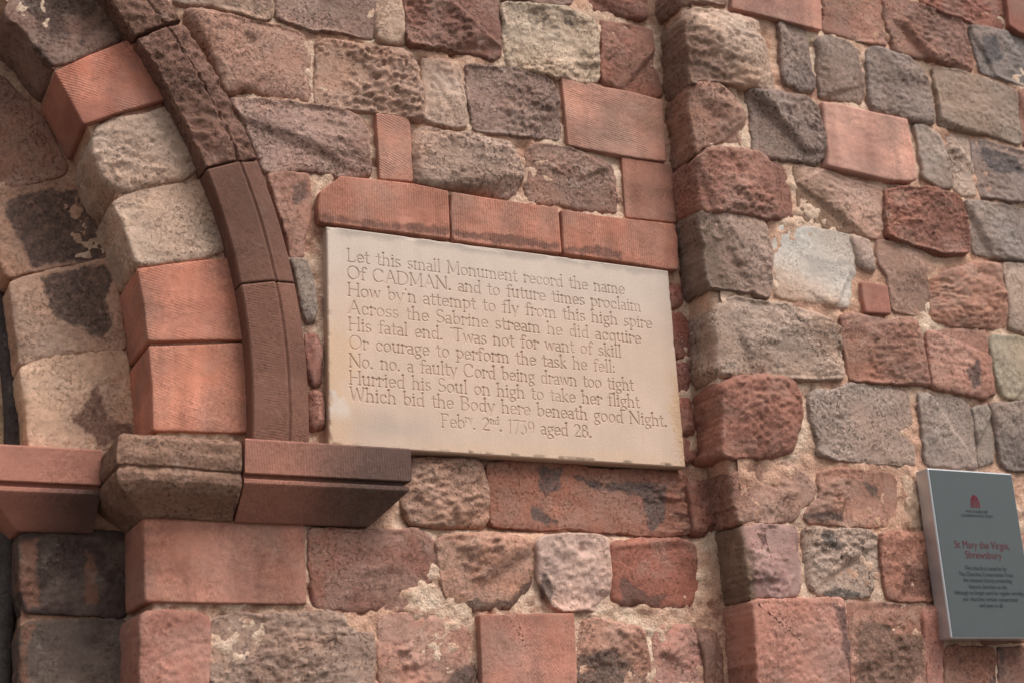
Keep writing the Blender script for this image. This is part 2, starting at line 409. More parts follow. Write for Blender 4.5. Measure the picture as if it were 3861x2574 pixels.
def plain_stone_props(o, mottle=.5, pit=.4, tool=0., ang=0, crust=(84, 72, 68)):
    o['mottle'] = float(mottle); o['pit'] = float(pit); o['tool'] = float(tool); o['tool_angle'] = math.radians(ang); o.color = (*lin(crust), 1)

# ------------------------------------------------------------------ ground
def ground():
    n = 60; x = np.linspace(-60, 60, n); X, Yg = np.meshgrid(x, x)
    V = np.stack([X.ravel(), Yg.ravel(), 0*X.ravel()], 1)
    q = grid_faces(n, n); me = make_mesh('ground', V, q.ravel(), np.full(len(q), 4))
    add_obj('ground', me, flat_mat('worn_paving', (92, 88, 84), .85, 0, .2, .25, 6), kind='structure')
ground()

# arch geometry, solved from the photograph
AC, AR = np.array([-2.151, 2.433]), 1.714      # outer order, inner edge
JX = AC[0]+AR                                  # its jamb
R2 = 1.462; JX2 = AC[0]+R2; D2 = .20           # second order, set back
D3 = .345; R3 = 1.33; JX3 = AC[0]+R3           # third order
BX, BY = 1.10, -.12                            # buttress: side and face
BR = 3.9; TOP = 5.2                            # far ends of what is built

wall = empty('church_wall', 'old church wall of squared red and brown sandstone rubble around the carved plaque', 'wall')
butt = empty('buttress', 'stepped-forward buttress of mixed red and grey sandstone blocks behind the grey metal sign', 'buttress', (BX, BY, 0))
door = empty('arched_doorway', 'stepped stone doorway arch with hood moulding and impost, pale and red voussoirs', 'doorway', (JX, 0, 0))

def sheet(name, parent, x0, x1, z0, z1, Y, keep=None, step=.011, amp=.004, stepz=None, hide=None):
    nx = int((x1-x0)/step)+1; nz = int((z1-z0)/step)+1
    X, Z = np.meshgrid(np.linspace(x0, x1, nx), np.linspace(z0, z1, nz))
    P = np.stack([X.ravel(), np.full(X.size, Y), Z.ravel()], 1)
    q = grid_faces(nx, nz)
    if keep is not None:
        k = keep(P); q = q[k[q].all(1)]
        used = np.unique(q); mp = np.full(len(P), -1); mp[used] = np.arange(len(used)); P = P[used]; q = mp[q]
    P[:, 1] += amp*(.9*fbm(P, 8, 3, 2)+1.2*fbm(P, 38, 4, 5, .6))+.012*np.maximum(0, fbm(P, 20, 3, 6)-.42)/.3
    if parent is wall: P[:, 1] += .026*sstep(P[:, 0], .12, .26)*sstep(P[:, 0], 1.10, 1.06)*sstep(P[:, 2], 2.23, 2.27)*sstep(P[:, 2], 2.50, 2.47)      # the bed under the plaque is weathered back
    me = make_mesh(name, P-np.array(parent.location), q.ravel(), np.full(len(q), 4))
    o = add_obj(name, me, MORTAR, parent); return o
out1 = lambda P: np.where(P[:, 2] > AC[1], np.hypot(P[:, 0]-AC[0], P[:, 2]-AC[1]) > AR+.004, P[:, 0] > JX+.004)
out2 = lambda P: np.where(P[:, 2] > AC[1], np.hypot(P[:, 0]-AC[0], P[:, 2]-AC[1]) > R2+.004, P[:, 0] > JX2+.004)
sheet('mortar', wall, -1.45, 1.15, 1.55, 4.75, .003, out1, .0065, .0080)
sheet('mortar', wall, -1.45, 1.15, 0, 1.56, .016, out1, .05, .002)
def soffit(name, parent, r, jx, y0, y1, mat=MORTAR):
    """the inward side of an order: jamb and arch, as a mortar bed"""
    zs = np.linspace(0, AC[1], 90); an = np.linspace(0, math.radians(62), 150)[1:]
    pts = np.vstack([np.stack([np.full(90, jx), zs], 1), np.stack([AC[0]+r*np.cos(an), AC[1]+r*np.sin(an)], 1)])
    ys = np.linspace(y0, y1, 14); V = np.array([[x, y, z] for y in ys for x, z in pts])
    nrm = 0.003*fbm(V, 30, 3, 4); V[:, 0] += nrm
    q = grid_faces(len(pts), len(ys)); me = make_mesh(name, V-np.array(parent.location), q.ravel(), np.full(len(q), 4))
    return add_obj(name, me, mat, parent)
soffit('mortar', door, AR+.010, JX+.010, .003, D2+.03)
soffit('mortar', door, R2+.010, JX2+.010, D2+.008, D3+.03)
sheet('mortar', door, -1.5, JX+.06, 0, 4.3, D2+.003, out2, .009, .005)
sheet('mortar', door, -1.9, JX2+.06, 0, 4.2, D3+.008, None, .02)
sheet('mortar', butt, BX+.044, BR, 1.5, 4.9, BY+.003, None, .0075, .0080)
sheet('mortar', butt, BX+.044, BR, 0, 1.51, BY+.016, None, .05, .002)
bxz = lambda z: BX+.032*(1-float(sstep(np.array(z), 2.25, 2.50)))      # the lower part of the corner stands a little further right
def butt_side():
    ys = np.linspace(BY+.015, .05, 14); zs = np.linspace(0, 4.9, 300)
    V = np.array([[bxz(z)+.014, y, z] for z in zs for y in ys]); V[:, 0] += .003*fbm(V, 20, 3, 1)
    F_ = V.reshape(300, 14, 3)[:, :1].copy(); F_[:, :, 0] = BX+.06; V = np.concatenate([F_, V.reshape(300, 14, 3)], 1).reshape(-1, 3); ys = np.r_[0, ys]
    q = grid_faces(len(ys), len(zs)); me = make_mesh('mortar', V-np.array(butt.location), q.ravel(), np.full(len(q), 4))
    add_obj('mortar', me, MORTAR, butt)
butt_side()

# ------------------------------------------------------------------ wall stones (measured in the photograph)
DK = (82, 72, 68)
def W(kind, col, txt, **k): return stone(wall, k.pop('name', 'stone'), kind, col, txt, 0.0, **k)
W('rough', (150,126,110), 'A2 -500,-120 130,-120 140,90 90,125 0,100 -100,70 -300,25 -420,20 -505,5')
W('rough', (128,104,94), 'A2 150,-120 800,-120 818,20 812,240 700,225 520,190 400,180 260,135 170,110 150,20', pit=1)
W('medium', (166,141,121), 'A2 828,-120 965,-120 985,60 1000,150 1010,270 960,285 830,255 825,100', mottle=1)
W('rough', (128,86,73), 'A2 1000,-120 1610,-120 1630,60 1650,270 1640,360 1580,380 1500,345 1400,330 1300,320 1180,300 1040,280 1020,180 1010,60', amp=.011, H=.022, pit=1)
W('rough', (168,151,130), 'A3 -15,10 180,30 420,45 560,95 605,180 625,330 630,500 600,545 480,530 330,490 200,460 60,430 25,380 15,150',
  patch=['A3 190,140 270,130 260,200 180,210', 'A3 380,100 450,110 470,170 400,170'], H=.02, alt=.2, pmax=.5, dents=((-.05,.07,.03,.012),))
W('medium', (124,99,90), 'A3 0,-120 450,-120 455,25 300,20 120,-5 0,-10')
W('medium', (126,80,67), 'A3 510,-120 940,-120 945,100 925,125 820,110 700,70 620,55 510,25')
W('medium', (131,84,69), 'A3 650,120 800,150 975,190 985,300 990,420 1030,480 1050,590 1040,620 960,625 820,600 690,560 645,540 640,400 655,300', amp=.006)
W('rough', (152,114,97), 'A2 -430,60 -280,75 -100,100 60,130 240,170 340,195 375,240 390,330 395,450 415,540 400,640 330,640 200,620 60,605 -60,560 -120,600 -170,590 -230,450 -320,280 -440,150',
  H=.024, r=.03, dents=((-.02,.05,.018,.014),))
W('rough', (151,119,101), 'A2 430,280 490,240 640,265 820,300 1000,330 1040,360 1080,440 1110,560 1125,700 1115,790 1040,780 900,745 760,715 640,705 430,670 420,560 440,430', amp=.013, H=.014, pit=.4)
W('medium', (162,137,120), 'A2 1130,375 1200,375 1360,420 1385,520 1405,620 1415,820 1370,835 1250,815 1135,780 1145,640 1130,500', mottle=1, amp=.006)
W('rough', (131,106,96), 'A3 -245,425 -150,430 0,440 150,460 260,490 320,545 350,600 365,720 375,850 385,905 330,905 150,885 0,865 -100,850 -185,835 -210,700 -235,560', pit=1)
W('ashlar', (166,113,93), 'A3 378,512 520,532 660,577 850,612 1040,662 1045,800 1062,1062 900,1043 700,1008 500,972 420,952 402,750', ang=80, tool=1.6, H=.012, amp=.002)
W('rough', (146,116,104), 'A2 -130,650 0,650 160,655 350,680 560,715 680,740 740,780 765,850 775,950 780,1080 775,1140 700,1150 600,1150 480,1110 300,1095 110,1125 60,1080 40,980 -20,840 -90,720', H=.022, pit=1)
W('ashlar', (161,106,86), 'A2 815,748 1020,778 1035,820 1045,1000 1055,1198 960,1188 838,1178 828,950', ang=68, tool=1.4, H=.014)
W('rough', (150,125,110), 'A2 1055,840 1130,835 1300,860 1500,890 1690,920 1745,960 1780,1100 1785,1190 1755,1260 1700,1285 1500,1255 1350,1225 1200,1215 1060,1195 1060,1000', H=.026, r=.03, pit=1)
W('rough', (136,106,93), 'A3 165,1000 215,945 320,950 450,970 620,1030 715,1090 745,1180 755,1290 745,1385 650,1385 520,1360 380,1330 200,1310 165,1290 170,1150', pit=1, mottle=1)
W('ashlar', (161,103,83), 'A3 775,1035 1080,1083 1105,1112 1115,1290 1135,1463 1000,1448 802,1428 787,1250', ang=75, tool=.8)
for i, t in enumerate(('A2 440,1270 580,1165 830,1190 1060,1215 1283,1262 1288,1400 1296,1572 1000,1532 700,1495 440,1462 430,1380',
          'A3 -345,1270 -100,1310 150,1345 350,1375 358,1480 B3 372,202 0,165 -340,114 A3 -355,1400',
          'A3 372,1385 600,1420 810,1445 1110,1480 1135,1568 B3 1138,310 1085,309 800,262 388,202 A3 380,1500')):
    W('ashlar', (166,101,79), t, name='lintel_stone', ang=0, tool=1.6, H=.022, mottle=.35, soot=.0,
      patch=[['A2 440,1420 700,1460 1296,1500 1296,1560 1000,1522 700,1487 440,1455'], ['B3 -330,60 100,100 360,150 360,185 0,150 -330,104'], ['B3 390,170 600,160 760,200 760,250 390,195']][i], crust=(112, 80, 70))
W('medium', (151,106,89), 'A2 105,1140 240,1125 375,1130 385,1230 395,1320 400,1420 365,1530 B2 350,100 345,215 270,225 230,80 A2 190,1420 150,1280',
  patch=['A2 290,1200 360,1190 370,1300 290,1340 260,1290'], crust=(96,74,68))
W('medium', (121,111,102), 'B2 270,235 350,240 380,330 415,430 425,520 415,640 370,650 350,620 320,470 290,350', amp=.006)
W('medium', (130,86,76), 'B2 365,720 440,720 460,850 455,1060 400,1080 385,1000 370,850')
W('medium', (150,96,81), 'B2 390,1100 470,1110 480,1340 400,1350 385,1200')
for c, t in (((150,85,70), 'B3 1080,400 1172,410 1178,545 1085,560'), ((146,82,68), 'B3 1085,600 1180,590 1226,660 1232,880 1090,890'),
             ((140,80,68), 'B3 1100,930 1215,920 1232,1110 1110,1120'), ((150,88,72), 'B3 1110,1150 1240,1130 1255,1390 1120,1400'),
             ((150,88,74), 'B3 1130,1420 1263,1405 1272,1550 C3 1265,90 1200,110 1150,60')):
    W('medium', c, t, r=.008, pit=.6, H=.003)
W('round', (156,119,99), 'C2 1060,90 1120,85 1300,80 1450,85 1520,130 1550,230 1565,340 1560,470 1540,520 1440,530 1250,520 1050,515 1000,440 990,370 1020,300 1045,250', H=.004, r=.035, pit=.9)
W('rough', (152,94,74), 'C3 -105,140 0,120 250,100 600,170 900,175 1190,190 1205,270 1230,420 1240,570 1180,580 1050,590 900,580 700,560 450,540 200,545 0,530 -75,520 -85,420 -90,250', H=-.012, pit=.5, mottle=.4, fac=.3,
  patch=['C3 230,150 380,150 370,300 260,320 225,280', 'C3 450,200 650,260 900,240 1060,280 1060,500 960,580 930,400 880,330 600,290', 'C3 170,390 250,430 340,500 300,530 190,500'], crust=(94,82,78))
W('medium', (142,89,73), 'C3 1215,260 1370,230 1390,400 1400,560 1330,600 1260,580 1245,420')
W('rough', (131,89,76), 'C2 385,560 520,560 700,565 920,575 1100,560 1180,590 1215,660 1225,760 1200,900 1190,1060 1100,1085 850,1085 700,1080 480,1080 420,1050 395,900 390,700', H=.010, pit=.5)
W('round', (161,117,96), 'C2 1230,620 1400,580 1600,590 1742,600 C3 100,600 180,620 195,700 205,900 150,980 80,1050 C2 1700,1075 1500,1075 1330,1060 1270,960 1255,850 1240,700',
  patch=['C2 1380,1060 1480,1000 1600,1040 1742,990 C3 160,900 210,880 215,1060 C2 1700,1100 1400,1090'], crust=(100,80,72), pit=.4)
W('medium', (174,145,132), 'C3 215,650 290,595 450,590 650,600 685,640 690,720 705,900 710,1090 620,1090 540,1080 400,1085 330,1050 290,980 240,880 225,750', H=.020, alt=.2,
  patch=['C3 250,850 290,850 330,960 330,1060 250,960'], dents=((.02,.06,.012,.012),(.09,-.09,.04,.02)))
W('round', (152,87,69), 'C3 725,630 900,610 1200,625 1275,650 1290,760 1310,900 1290,1000 1255,1070 1100,1075 1000,1060 850,1050 760,1040 725,1000 715,800', H=.022, pit=.35, mottle=.35,
  patch=['C3 785,860 840,910 960,980 1080,990 1040,1050 790,1050 770,950'], crust=(104,80,72))
W('rough', (141,119,106), 'C2 -255,1140 -60,1110 100,1120 280,1120 480,1105 590,1120 630,1200 700,1250 795,1240 800,1400 800,1640 -270,1640', H=.010)
W('round', (161,116,99), 'C2 845,1120 950,1110 1100,1105 1300,1120 1400,1170 1460,1250 1475,1350 1480,1640 845,1640 840,1300', H=.012, pit=.4,
  patch=['C2 1490,1380 1440,1440 1350,1480 1290,1568 1300,1640 1500,1640'], crust=(92,76,70))
W('ashlar', (167,103,83), 'C2 1492,1117 1742,1122 C3 0,1117 300,1112 453,1112 463,1300 476,1640 C2 1512,1640', H=.02, ang=35, tool=.7)
W('rough', (161,119,101), 'C3 490,1170 560,1140 700,1160 860,1180 930,1230 960,1400 960,1640 490,1640 485,1350', H=.006,
  patch=['C3 490,1380 540,1400 700,1330 800,1400 860,1480 830,1550 800,1640 480,1640'], crust=(98,82,74))
W('rough', (161,113,101), 'C3 1010,1200 1100,1180 1230,1190 1290,1290 1330,1450 1320,1640 980,1640 990,1400', H=.004)
W('medium', (131,91,76), 'C3 1280,1200 1400,1230 1440,1350 1460,1640 1340,1640 1340,1450 1300,1300')

# ------------------------------------------------------------------ buttress stones
def Bt(kind, col, txt, **k):
    if kind == 'quoin':      # the corner stones share one arris
        P = plane(txt, BY-k.get('H', .012)*.7); x0 = P[:, 0].min(); zm = P[:, 1].mean()
        m = P[:, 0] < x0+.045; P[m, 0] = bxz(zm)+(P[m, 0]-x0)*.45+rng.uniform(-.004, .006)
        return stone(butt, k.pop('name', 'quoin'), kind, col, txt, BY, poly=P, **k)
    return stone(butt, k.pop('name', 'quoin' if kind == 'quoin' else 'stone'), kind, col, txt, BY, **k)
Bt('quoin', (130,100,88), 'A3 1170,-160 1465,-160 1468,30 1370,15 1250,0 1165,20')
Bt('ashlar', (166,111,93), 'A4 -180,-120 393,-120 403,60 410,203 200,148 0,98 -180,55', H=.016, ang=10)
Bt('rough', (141,103,89), 'A4 425,-120 795,-120 810,60 840,180 850,290 760,275 600,235 430,190 450,100')
Bt('rough', (136,99,86), 'A4 830,-60 950,-30 1040,20 1190,70 1350,130 1375,240 1415,380 1420,460 1300,430 1100,375 900,325 885,230 850,150', amp=.010)
Bt('rough', (141,89,76), 'A4 1060,-60 1180,-120 1590,-120 1610,30 1630,170 1590,190 1450,160 1340,110 1200,75 1080,20')
Bt('ashlar', (141,83,69), 'A4 1612,-120 1800,-120 1800,250 1700,213 1642,170 1627,30', H=.02)
Bt('quoin', (168,143,124), 'A3 1175,110 1220,50 1310,25 1480,65 1620,95 1690,130 A4 25,190 75,300 90,420 120,560 60,580 A3 1600,555 1450,520 1300,500 1210,530 1185,420 1175,250',
   H=.040, r=.065, second=((118,92,78), (-.8,-.6), -.02, .10))
Bt('medium', (126,111,103), 'A4 135,140 320,190 335,290 360,400 365,590 300,605 170,545 150,400 150,260', pit=.9)
Bt('medium', (121,105,96), 'A4 385,250 470,235 600,270 660,310 670,380 700,450 710,600 690,670 560,660 410,640 390,480', r=.016, H=.012)
Bt('medium', (126,113,106), 'A4 705,320 760,310 900,345 1050,395 1110,450 1140,560 1160,700 1165,810 1050,795 880,760 745,720 730,560 720,440', r=.016, H=.012, mottle=.8)
Bt('medium', (131,116,103), 'A4 1155,430 1300,450 1450,490 1620,560 1700,600 1710,750 1742,930 1700,940 1500,880 1300,845 1210,820 1190,640', H=.018, r=.016)
Bt('medium', (116,109,106), 'A4 1385,170 1500,180 1640,210 1800,280 1800,580 1742,555 1600,510 1470,470 1430,340', patch=['A4 1450,250 1560,230 1600,400 1500,420'], crust=(84,80,82), H=.012)
Bt('medium', (141,96,81), 'A4 1715,590 1800,600 1800,950 1745,930 1725,750')
Bt('quoin', (142,104,87), 'A3 1200,560 1280,500 1400,515 1520,560 1570,650 1600,760 1620,880 1610,960 1500,935 1400,930 1300,960 1240,1000 1225,850 1205,700', H=.016, r=.05)
Bt('rough', (126,109,101), 'A4 -55,590 0,590 150,610 310,640 380,690 405,780 430,900 450,1000 400,1065 280,1045 100,1020 -20,1000 -30,900 -20,750', H=.026, pit=1)
Bt('ashlar', (177,124,106), 'A4 412,672 520,687 750,742 968,787 988,900 1018,1050 1036,1180 1000,1198 850,1188 600,1128 442,1093 447,1000 427,850', H=.024, r=.008, ang=15, tool=.6, amp=.002)
Bt('medium', (136,123,113), 'A4 1030,810 1200,860 1230,1000 1260,1100 1270,1240 1180,1230 1080,1160 1060,1000')
Bt('rough', (162,142,127), 'A4 1245,870 1390,890 1405,1000 1410,1150 1440,1280 1340,1280 1295,1240 1275,1100 1255,980', amp=.009, pit=1, mottle=1, H=.004)
Bt('medium', (131,116,109), 'A4 1410,920 1500,920 1700,985 1800,1010 1800,1330 1620,1310 1470,1280 1440,1140 1420,1030', patch=['A4 1480,960 1600,990 1700,1040 1742,1150 1560,1130 1490,1050'], crust=(78,72,72))
Bt('quoin', (142,94,78), 'A3 1250,1030 1380,970 1500,970 1742,1020 A4 80,1040 190,1070 215,1200 250,1330 255,1430 30,1430 A3 1500,1390 1340,1375 1290,1330 1275,1150', H=.02)
Bt('medium', (162,130,114), 'A4 235,1080 400,1100 600,1180 800,1235 820,1330 845,1420 850,1550 B4 840,100 700,90 600,60 480,30 A4 300,1440 270,1400 265,1250', second=((130,104,84), (-.7,-.7), 0, .08), H=.010)
Bt('rough', (147,93,76), 'A4 845,1240 1000,1225 1150,1240 1340,1290 1360,1400 1390,1540 B4 1400,190 1250,190 1100,155 950,110 860,80 A4 850,1400', H=.035, r=.016, pit=1, mottle=.4)
Bt('medium', (126,116,109), 'A4 1365,1310 1500,1320 1700,1360 1800,1390 B4 1800,250 1600,235 1430,200 1400,60')
Bt('quoin', (142,120,107), 'A3 1340,1400 1400,1380 1550,1400 1700,1440 A4 40,1480 60,1568 B4 70,120 90,300 95,430 60,490 0,480 B3 1640,450 1540,440 1420,430 1380,350 1370,200 1345,60', second=((112,94,82), (-.9,-.3), .02, .10))
Bt('medium', (190,176,164), 'B4 100,30 200,5 400,30 600,75 610,130 640,250 650,330 620,380 620,500 600,560 480,545 300,510 130,480 115,350 100,200', H=.012, r=.018, pit=.25, mottle=.3, alt=.05, raw=1, amp=.003, second=((172,146,126), (-.3,-.95), .0, .16))
Bt('medium', (152,134,124), 'B4 610,80 720,110 750,200 765,310 730,330 660,280 630,200', r=.012)
Bt('medium', (142,110,94), 'B4 780,110 950,130 1105,175 1110,300 1130,420 1130,610 1050,600 900,570 870,500 850,350 790,260', r=.02, H=.014)
Bt('ashlar', (152,96,81), 'B4 670,387 840,417 865,600 700,590 680,500', H=.016, r=.006)
Bt('round', (150,110,93), 'B4 1125,365 1250,320 1450,250 1590,270 1610,400 1640,540 1640,680 1550,690 1300,670 1140,640 1135,480', H=.012, pit=.3, r=.03)
Bt('medium', (152,132,117), 'B4 1610,260 1800,270 1800,730 1650,690 1650,560 1625,420')
Bt('quoin', (152,132,117), 'B3 1395,560 1500,470 1640,490 B4 0,510 150,520 300,545 430,580 520,640 550,760 570,900 575,1010 450,1020 300,1020 150,1000 B3 1640,985 1480,990 1400,930 1420,820 1390,650', H=.028, r=.035, pit=.9)
Bt('medium', (142,100,84), 'B4 540,610 640,600 860,650 1000,620 1075,650 1095,800 1120,950 1125,1060 1000,1050 800,1045 600,1020 580,900 555,750', mottle=1)
Bt('medium', (154,107,90), 'B4 1110,710 1300,690 1510,705 1520,850 1530,1000 1550,1120 1480,1150 1360,1120 1150,1080 1130,950', patch=['B4 1350,970 1440,900 1460,1060 1400,1080'])
Bt('medium', (142,134,115), 'B4 1540,740 1800,750 1800,1160 1620,1145 1580,1080 1550,950 1530,820', pit=.3)
Bt('quoin', (147,94,77), 'B3 1400,1050 1550,1000 1742,1000 B4 150,1000 255,1050 285,1150 300,1270 260,1400 240,1490 100,1540 B3 1700,1540 1520,1530 1400,1500 1410,1440 1425,1300 1415,1150', pit=.3, mottle=.3, r=.024)
Bt('medium', (142,127,117), 'B4 330,1120 400,1090 500,1100 590,1050 750,1060 950,1075 1000,1110 1015,1250 1030,1400 1045,1568 C4 1050,130 900,130 700,110 500,90 400,60 B4 400,1480 380,1380 340,1280', pit=.9, r=.018)
Bt('medium', (132,120,112), 'B4 1060,1110 1200,1130 1340,1140 1390,1210 1420,1300 1430,1450 1440,1568 C4 1450,140 1300,150 1110,130 B4 1090,1400 1070,1250', mottle=.9)
Bt('medium', (127,117,107), 'B4 1410,1210 1500,1200 1540,1300 1560,1420 1550,1568 C4 1545,110 1460,140 B4 1440,1400')
Bt('medium', (122,110,102), 'B4 1520,1190 1742,1170 1800,1170 1800,1568 C4 1800,170 1650,170 1600,100 B4 1580,1450 1550,1300')
Bt('quoin', (150,116,101), 'C3 1505,190 1600,130 1742,100 C4 100,100 230,130 300,180 400,260 390,350 300,400 250,500 0,510 C3 1700,500 1560,500 1525,400 1505,300', H=.004, second=((128,92,78), (-.8,.5), .0, .10))
Bt('rough', (150,109,92), 'C4 410,190 550,160 760,170 880,190 915,250 915,400 930,520 850,530 600,530 320,510 310,460 400,350', H=.008, pit=.5,
   patch=['C4 300,450 560,440 560,500 310,500', 'C4 700,260 780,270 800,350 740,330'], crust=(92,78,72))
Bt('medium', (182,152,127), 'C4 955,190 1060,165 1080,350 1100,540 1000,545 975,400', H=.002)
Bt('quoin', (142,112,107), 'C3 1600,540 1742,520 C4 0,520 150,530 255,540 270,700 285,850 280,960 240,1000 0,1005 C3 1690,1005 1640,850 1630,650', H=.014, r=.014, pit=.3, second=((112,92,76), (-1,0), .055, .09))
Bt('rough', (152,134,121), 'C4 305,550 450,550 600,560 740,560 785,590 790,690 805,770 790,880 735,1000 600,1000 430,1000 350,940 320,800', H=.010, pit=1,
   patch=['C4 400,580 470,570 560,680 500,700 410,630', 'C4 430,960 520,940 700,970 730,1000 440,1005'], crust=(80,74,70))
Bt('medium', (152,102,84), 'C4 805,580 1100,580 1130,800 1160,1020 1000,1030 850,1010 835,930 815,800', patch=['C4 960,800 1140,830 1160,1010 940,990'], crust=(118,82,70))
Bt('quoin', (170,114,97), 'C3 1685,1040 1742,1025 C4 0,1035 250,1020 560,1015 570,1150 590,1300 610,1640 40,1640 C3 1725,1640 1705,1300', H=.012, r=.006, chk=.06, fac=.15, pit=.3, mottle=.3, amp=.004,
   patch=['C4 490,1060 570,1060 620,1560 560,1400 540,1250'], crust=(96,74,70))
Bt('medium', (150,109,93), 'C4 580,1040 800,1045 1070,1060 1085,1250 1110,1450 1110,1640 620,1640 600,1300', patch=['C4 640,1180 780,1150 930,1240 1080,1260 1100,1500 900,1640 630,1640 640,1400'], crust=(112,88,76))
Bt('medium', (152,102,90), 'C4 1085,1070 1165,1060 1200,1240 1220,1290 1240,1640 1130,1640 1120,1450 1095,1250')
Bt('medium', (131,91,76), 'C4 1230,1325 1570,1330 1570,1640 1240,1640', soot=.35)
Bt('medium', (121,84,72), 'C4 1590,1330 1800,1330 1800,1640 1600,1640', soot=.35)
for c, t in (((146,126,113), 'C4 1115,200 1800,200 1800,560 1115,560'), ((150,112,96), 'C4 1140,600 1800,600 1800,1000 1170,1000'), ((140,104,90), 'C4 1210,1080 1800,1080 1800,1300 1235,1300')):
    Bt('medium', c, t, H=.002)

# ------------------------------------------------------------------ doorway: outer order
def Dr(name, kind, col, txt, Y=0., **k): return stone(door, name, kind, col, txt, Y, **k)
Dr('voussoir', 'old', (116,91,81), 'A1 40,60 140,-120 640,-120 740,20 820,160 830,215 790,260 700,300 560,360 420,410 350,420 310,380 230,290 180,200 110,140 50,110', soot=.5, crust=(84,66,60))  # dark crust, made stronger to paint the soffit's shade into the colour
Dr('voussoir', 'vous', (168,98,77), 'A1 357,477 600,362 868,258 1000,440 1106,650 820,728 547,822 450,640', ang=80, H=.016, tool=1.4)
Dr('voussoir', 'old', (166,142,124), 'A1 640,830 800,770 1000,740 1120,690 1170,800 1230,960 1285,1060 1290,1110 1200,1170 1000,1210 850,1260 760,1240 690,1180 650,1090 610,960', H=.008, r=.016, amp=.007)
Dr('voussoir', 'old', (176,152,132), 'A1 740,1330 860,1270 1050,1225 1330,1185 1370,1230 1420,1400 1470,1560 B1 1490,160 1350,220 1150,250 1000,265 920,270 890,240 850,120 820,0 A1 790,1420', mottle=.8)
Dr('voussoir', 'vous', (182,107,82), 'B1 902,307 1100,277 1350,247 1518,232 1558,450 1603,768 1300,768 972,776 947,550', ang=78, H=.012)
Dr('voussoir', 'vous', (184,110,84), 'B1 977,814 1300,803 1588,789 1612,822 1637,1050 1647,1372 1500,1377 1250,1367 1007,1362 1002,1100', ang=70, tool=.6, H=.010)
Dr('jamb_stone', 'vous', (162,101,81), 'C1 947,482 1200,478 1400,492 1655,500 C2 180,502 343,512 348,700 356,1046 200,1047 0,1042 C1 1400,1040 952,1028 947,800', H=.008, mottle=.5, tool=.4)
Dr('jamb_stone', 'old', (166,106,89), 'C1 932,1110 1100,1097 1300,1112 1368,1152 1373,1300 1363,1640 927,1640', r=.006, mottle=.4, pit=.3)
# second order
Dr('inner_voussoir', 'old', (142,102,84), 'A1 -120,430 20,520 130,640 230,740 310,850 390,1010 430,1100 400,1140 200,1190 0,1250 -130,1270', D2, r=.006, grow=.008, H=.004, amp=.0032, mottle=.7, D=.18)
Dr('inner_voussoir', 'old', (170,124,98), 'A1 -140,1290 200,1230 440,1190 500,1240 560,1340 620,1460 640,1560 B1 700,180 690,215 450,255 200,310 48,350 -12,170 A1 -70,1420', D2, r=.006, grow=.008, H=.004, amp=.0032, D=.18,
   patch=['A1 45,1310 200,1260 500,1250 600,1400 660,1560 B1 720,150 690,230 210,290 150,150 80,20 A1 20,1390'], crust=(84,70,66), pit=.3, mottle=.3)
Dr('inner_voussoir', 'old', (178,143,120), 'B1 70,400 250,345 500,290 700,250 740,330 770,480 800,680 815,820 700,840 560,835 400,850 250,890 140,930 130,800 105,600', D2, r=.006, grow=.008, H=.004, amp=.0032, D=.18,
   patch=['B1 270,365 420,320 690,270 745,340 700,480 720,600 740,690 680,740 600,750 540,690 380,640 320,560 290,450'], crust=(84,70,66), pit=.4, mottle=.3)
Dr('inner_voussoir', 'old', (196,161,133), 'B1 140,960 260,900 400,865 560,850 820,850 840,1000 860,1200 870,1400 700,1470 600,1490 400,1480 200,1470 190,1250 165,1080', D2, r=.006, grow=.008, H=.004, amp=.0032, D=.18,
   patch=['B1 640,1060 680,1160 690,1230 730,1290 870,1310 870,1400 650,1480 600,1390 480,1310 500,1260 570,1200 590,1100'], crust=(118,88,78), pit=.4, mottle=.25)
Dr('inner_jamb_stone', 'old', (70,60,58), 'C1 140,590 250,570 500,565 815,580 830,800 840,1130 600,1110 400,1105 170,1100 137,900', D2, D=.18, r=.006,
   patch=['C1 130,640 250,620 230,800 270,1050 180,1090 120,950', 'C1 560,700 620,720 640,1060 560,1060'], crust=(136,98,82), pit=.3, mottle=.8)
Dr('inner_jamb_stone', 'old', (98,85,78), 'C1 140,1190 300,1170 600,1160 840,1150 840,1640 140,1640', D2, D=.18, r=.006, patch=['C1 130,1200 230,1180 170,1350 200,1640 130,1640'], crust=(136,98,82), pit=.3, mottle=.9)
# third order, in the depth of the door
zc = 0.
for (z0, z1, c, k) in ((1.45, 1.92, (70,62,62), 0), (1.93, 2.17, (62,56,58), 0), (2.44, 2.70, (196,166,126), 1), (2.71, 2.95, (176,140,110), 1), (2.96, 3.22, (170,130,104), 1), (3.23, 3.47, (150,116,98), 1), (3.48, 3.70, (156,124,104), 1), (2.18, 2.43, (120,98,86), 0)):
    for j in range(3):
        x1 = JX2-.004-.30*j; zz = [z0, z1]
        xa = [AC[0]+math.sqrt(max(R2**2-max(z-AC[1], 0)**2, .01))+.03-.30*j for z in zz]
        Dr('inner_jamb_stone' if not k else 'inner_voussoir', 'old', c, '', D3, poly=np.array([[xa[0]-.29, z0], [xa[0], z0], [xa[1], z1], [xa[1]-.29, z1]]), D=.05, soot=.2)

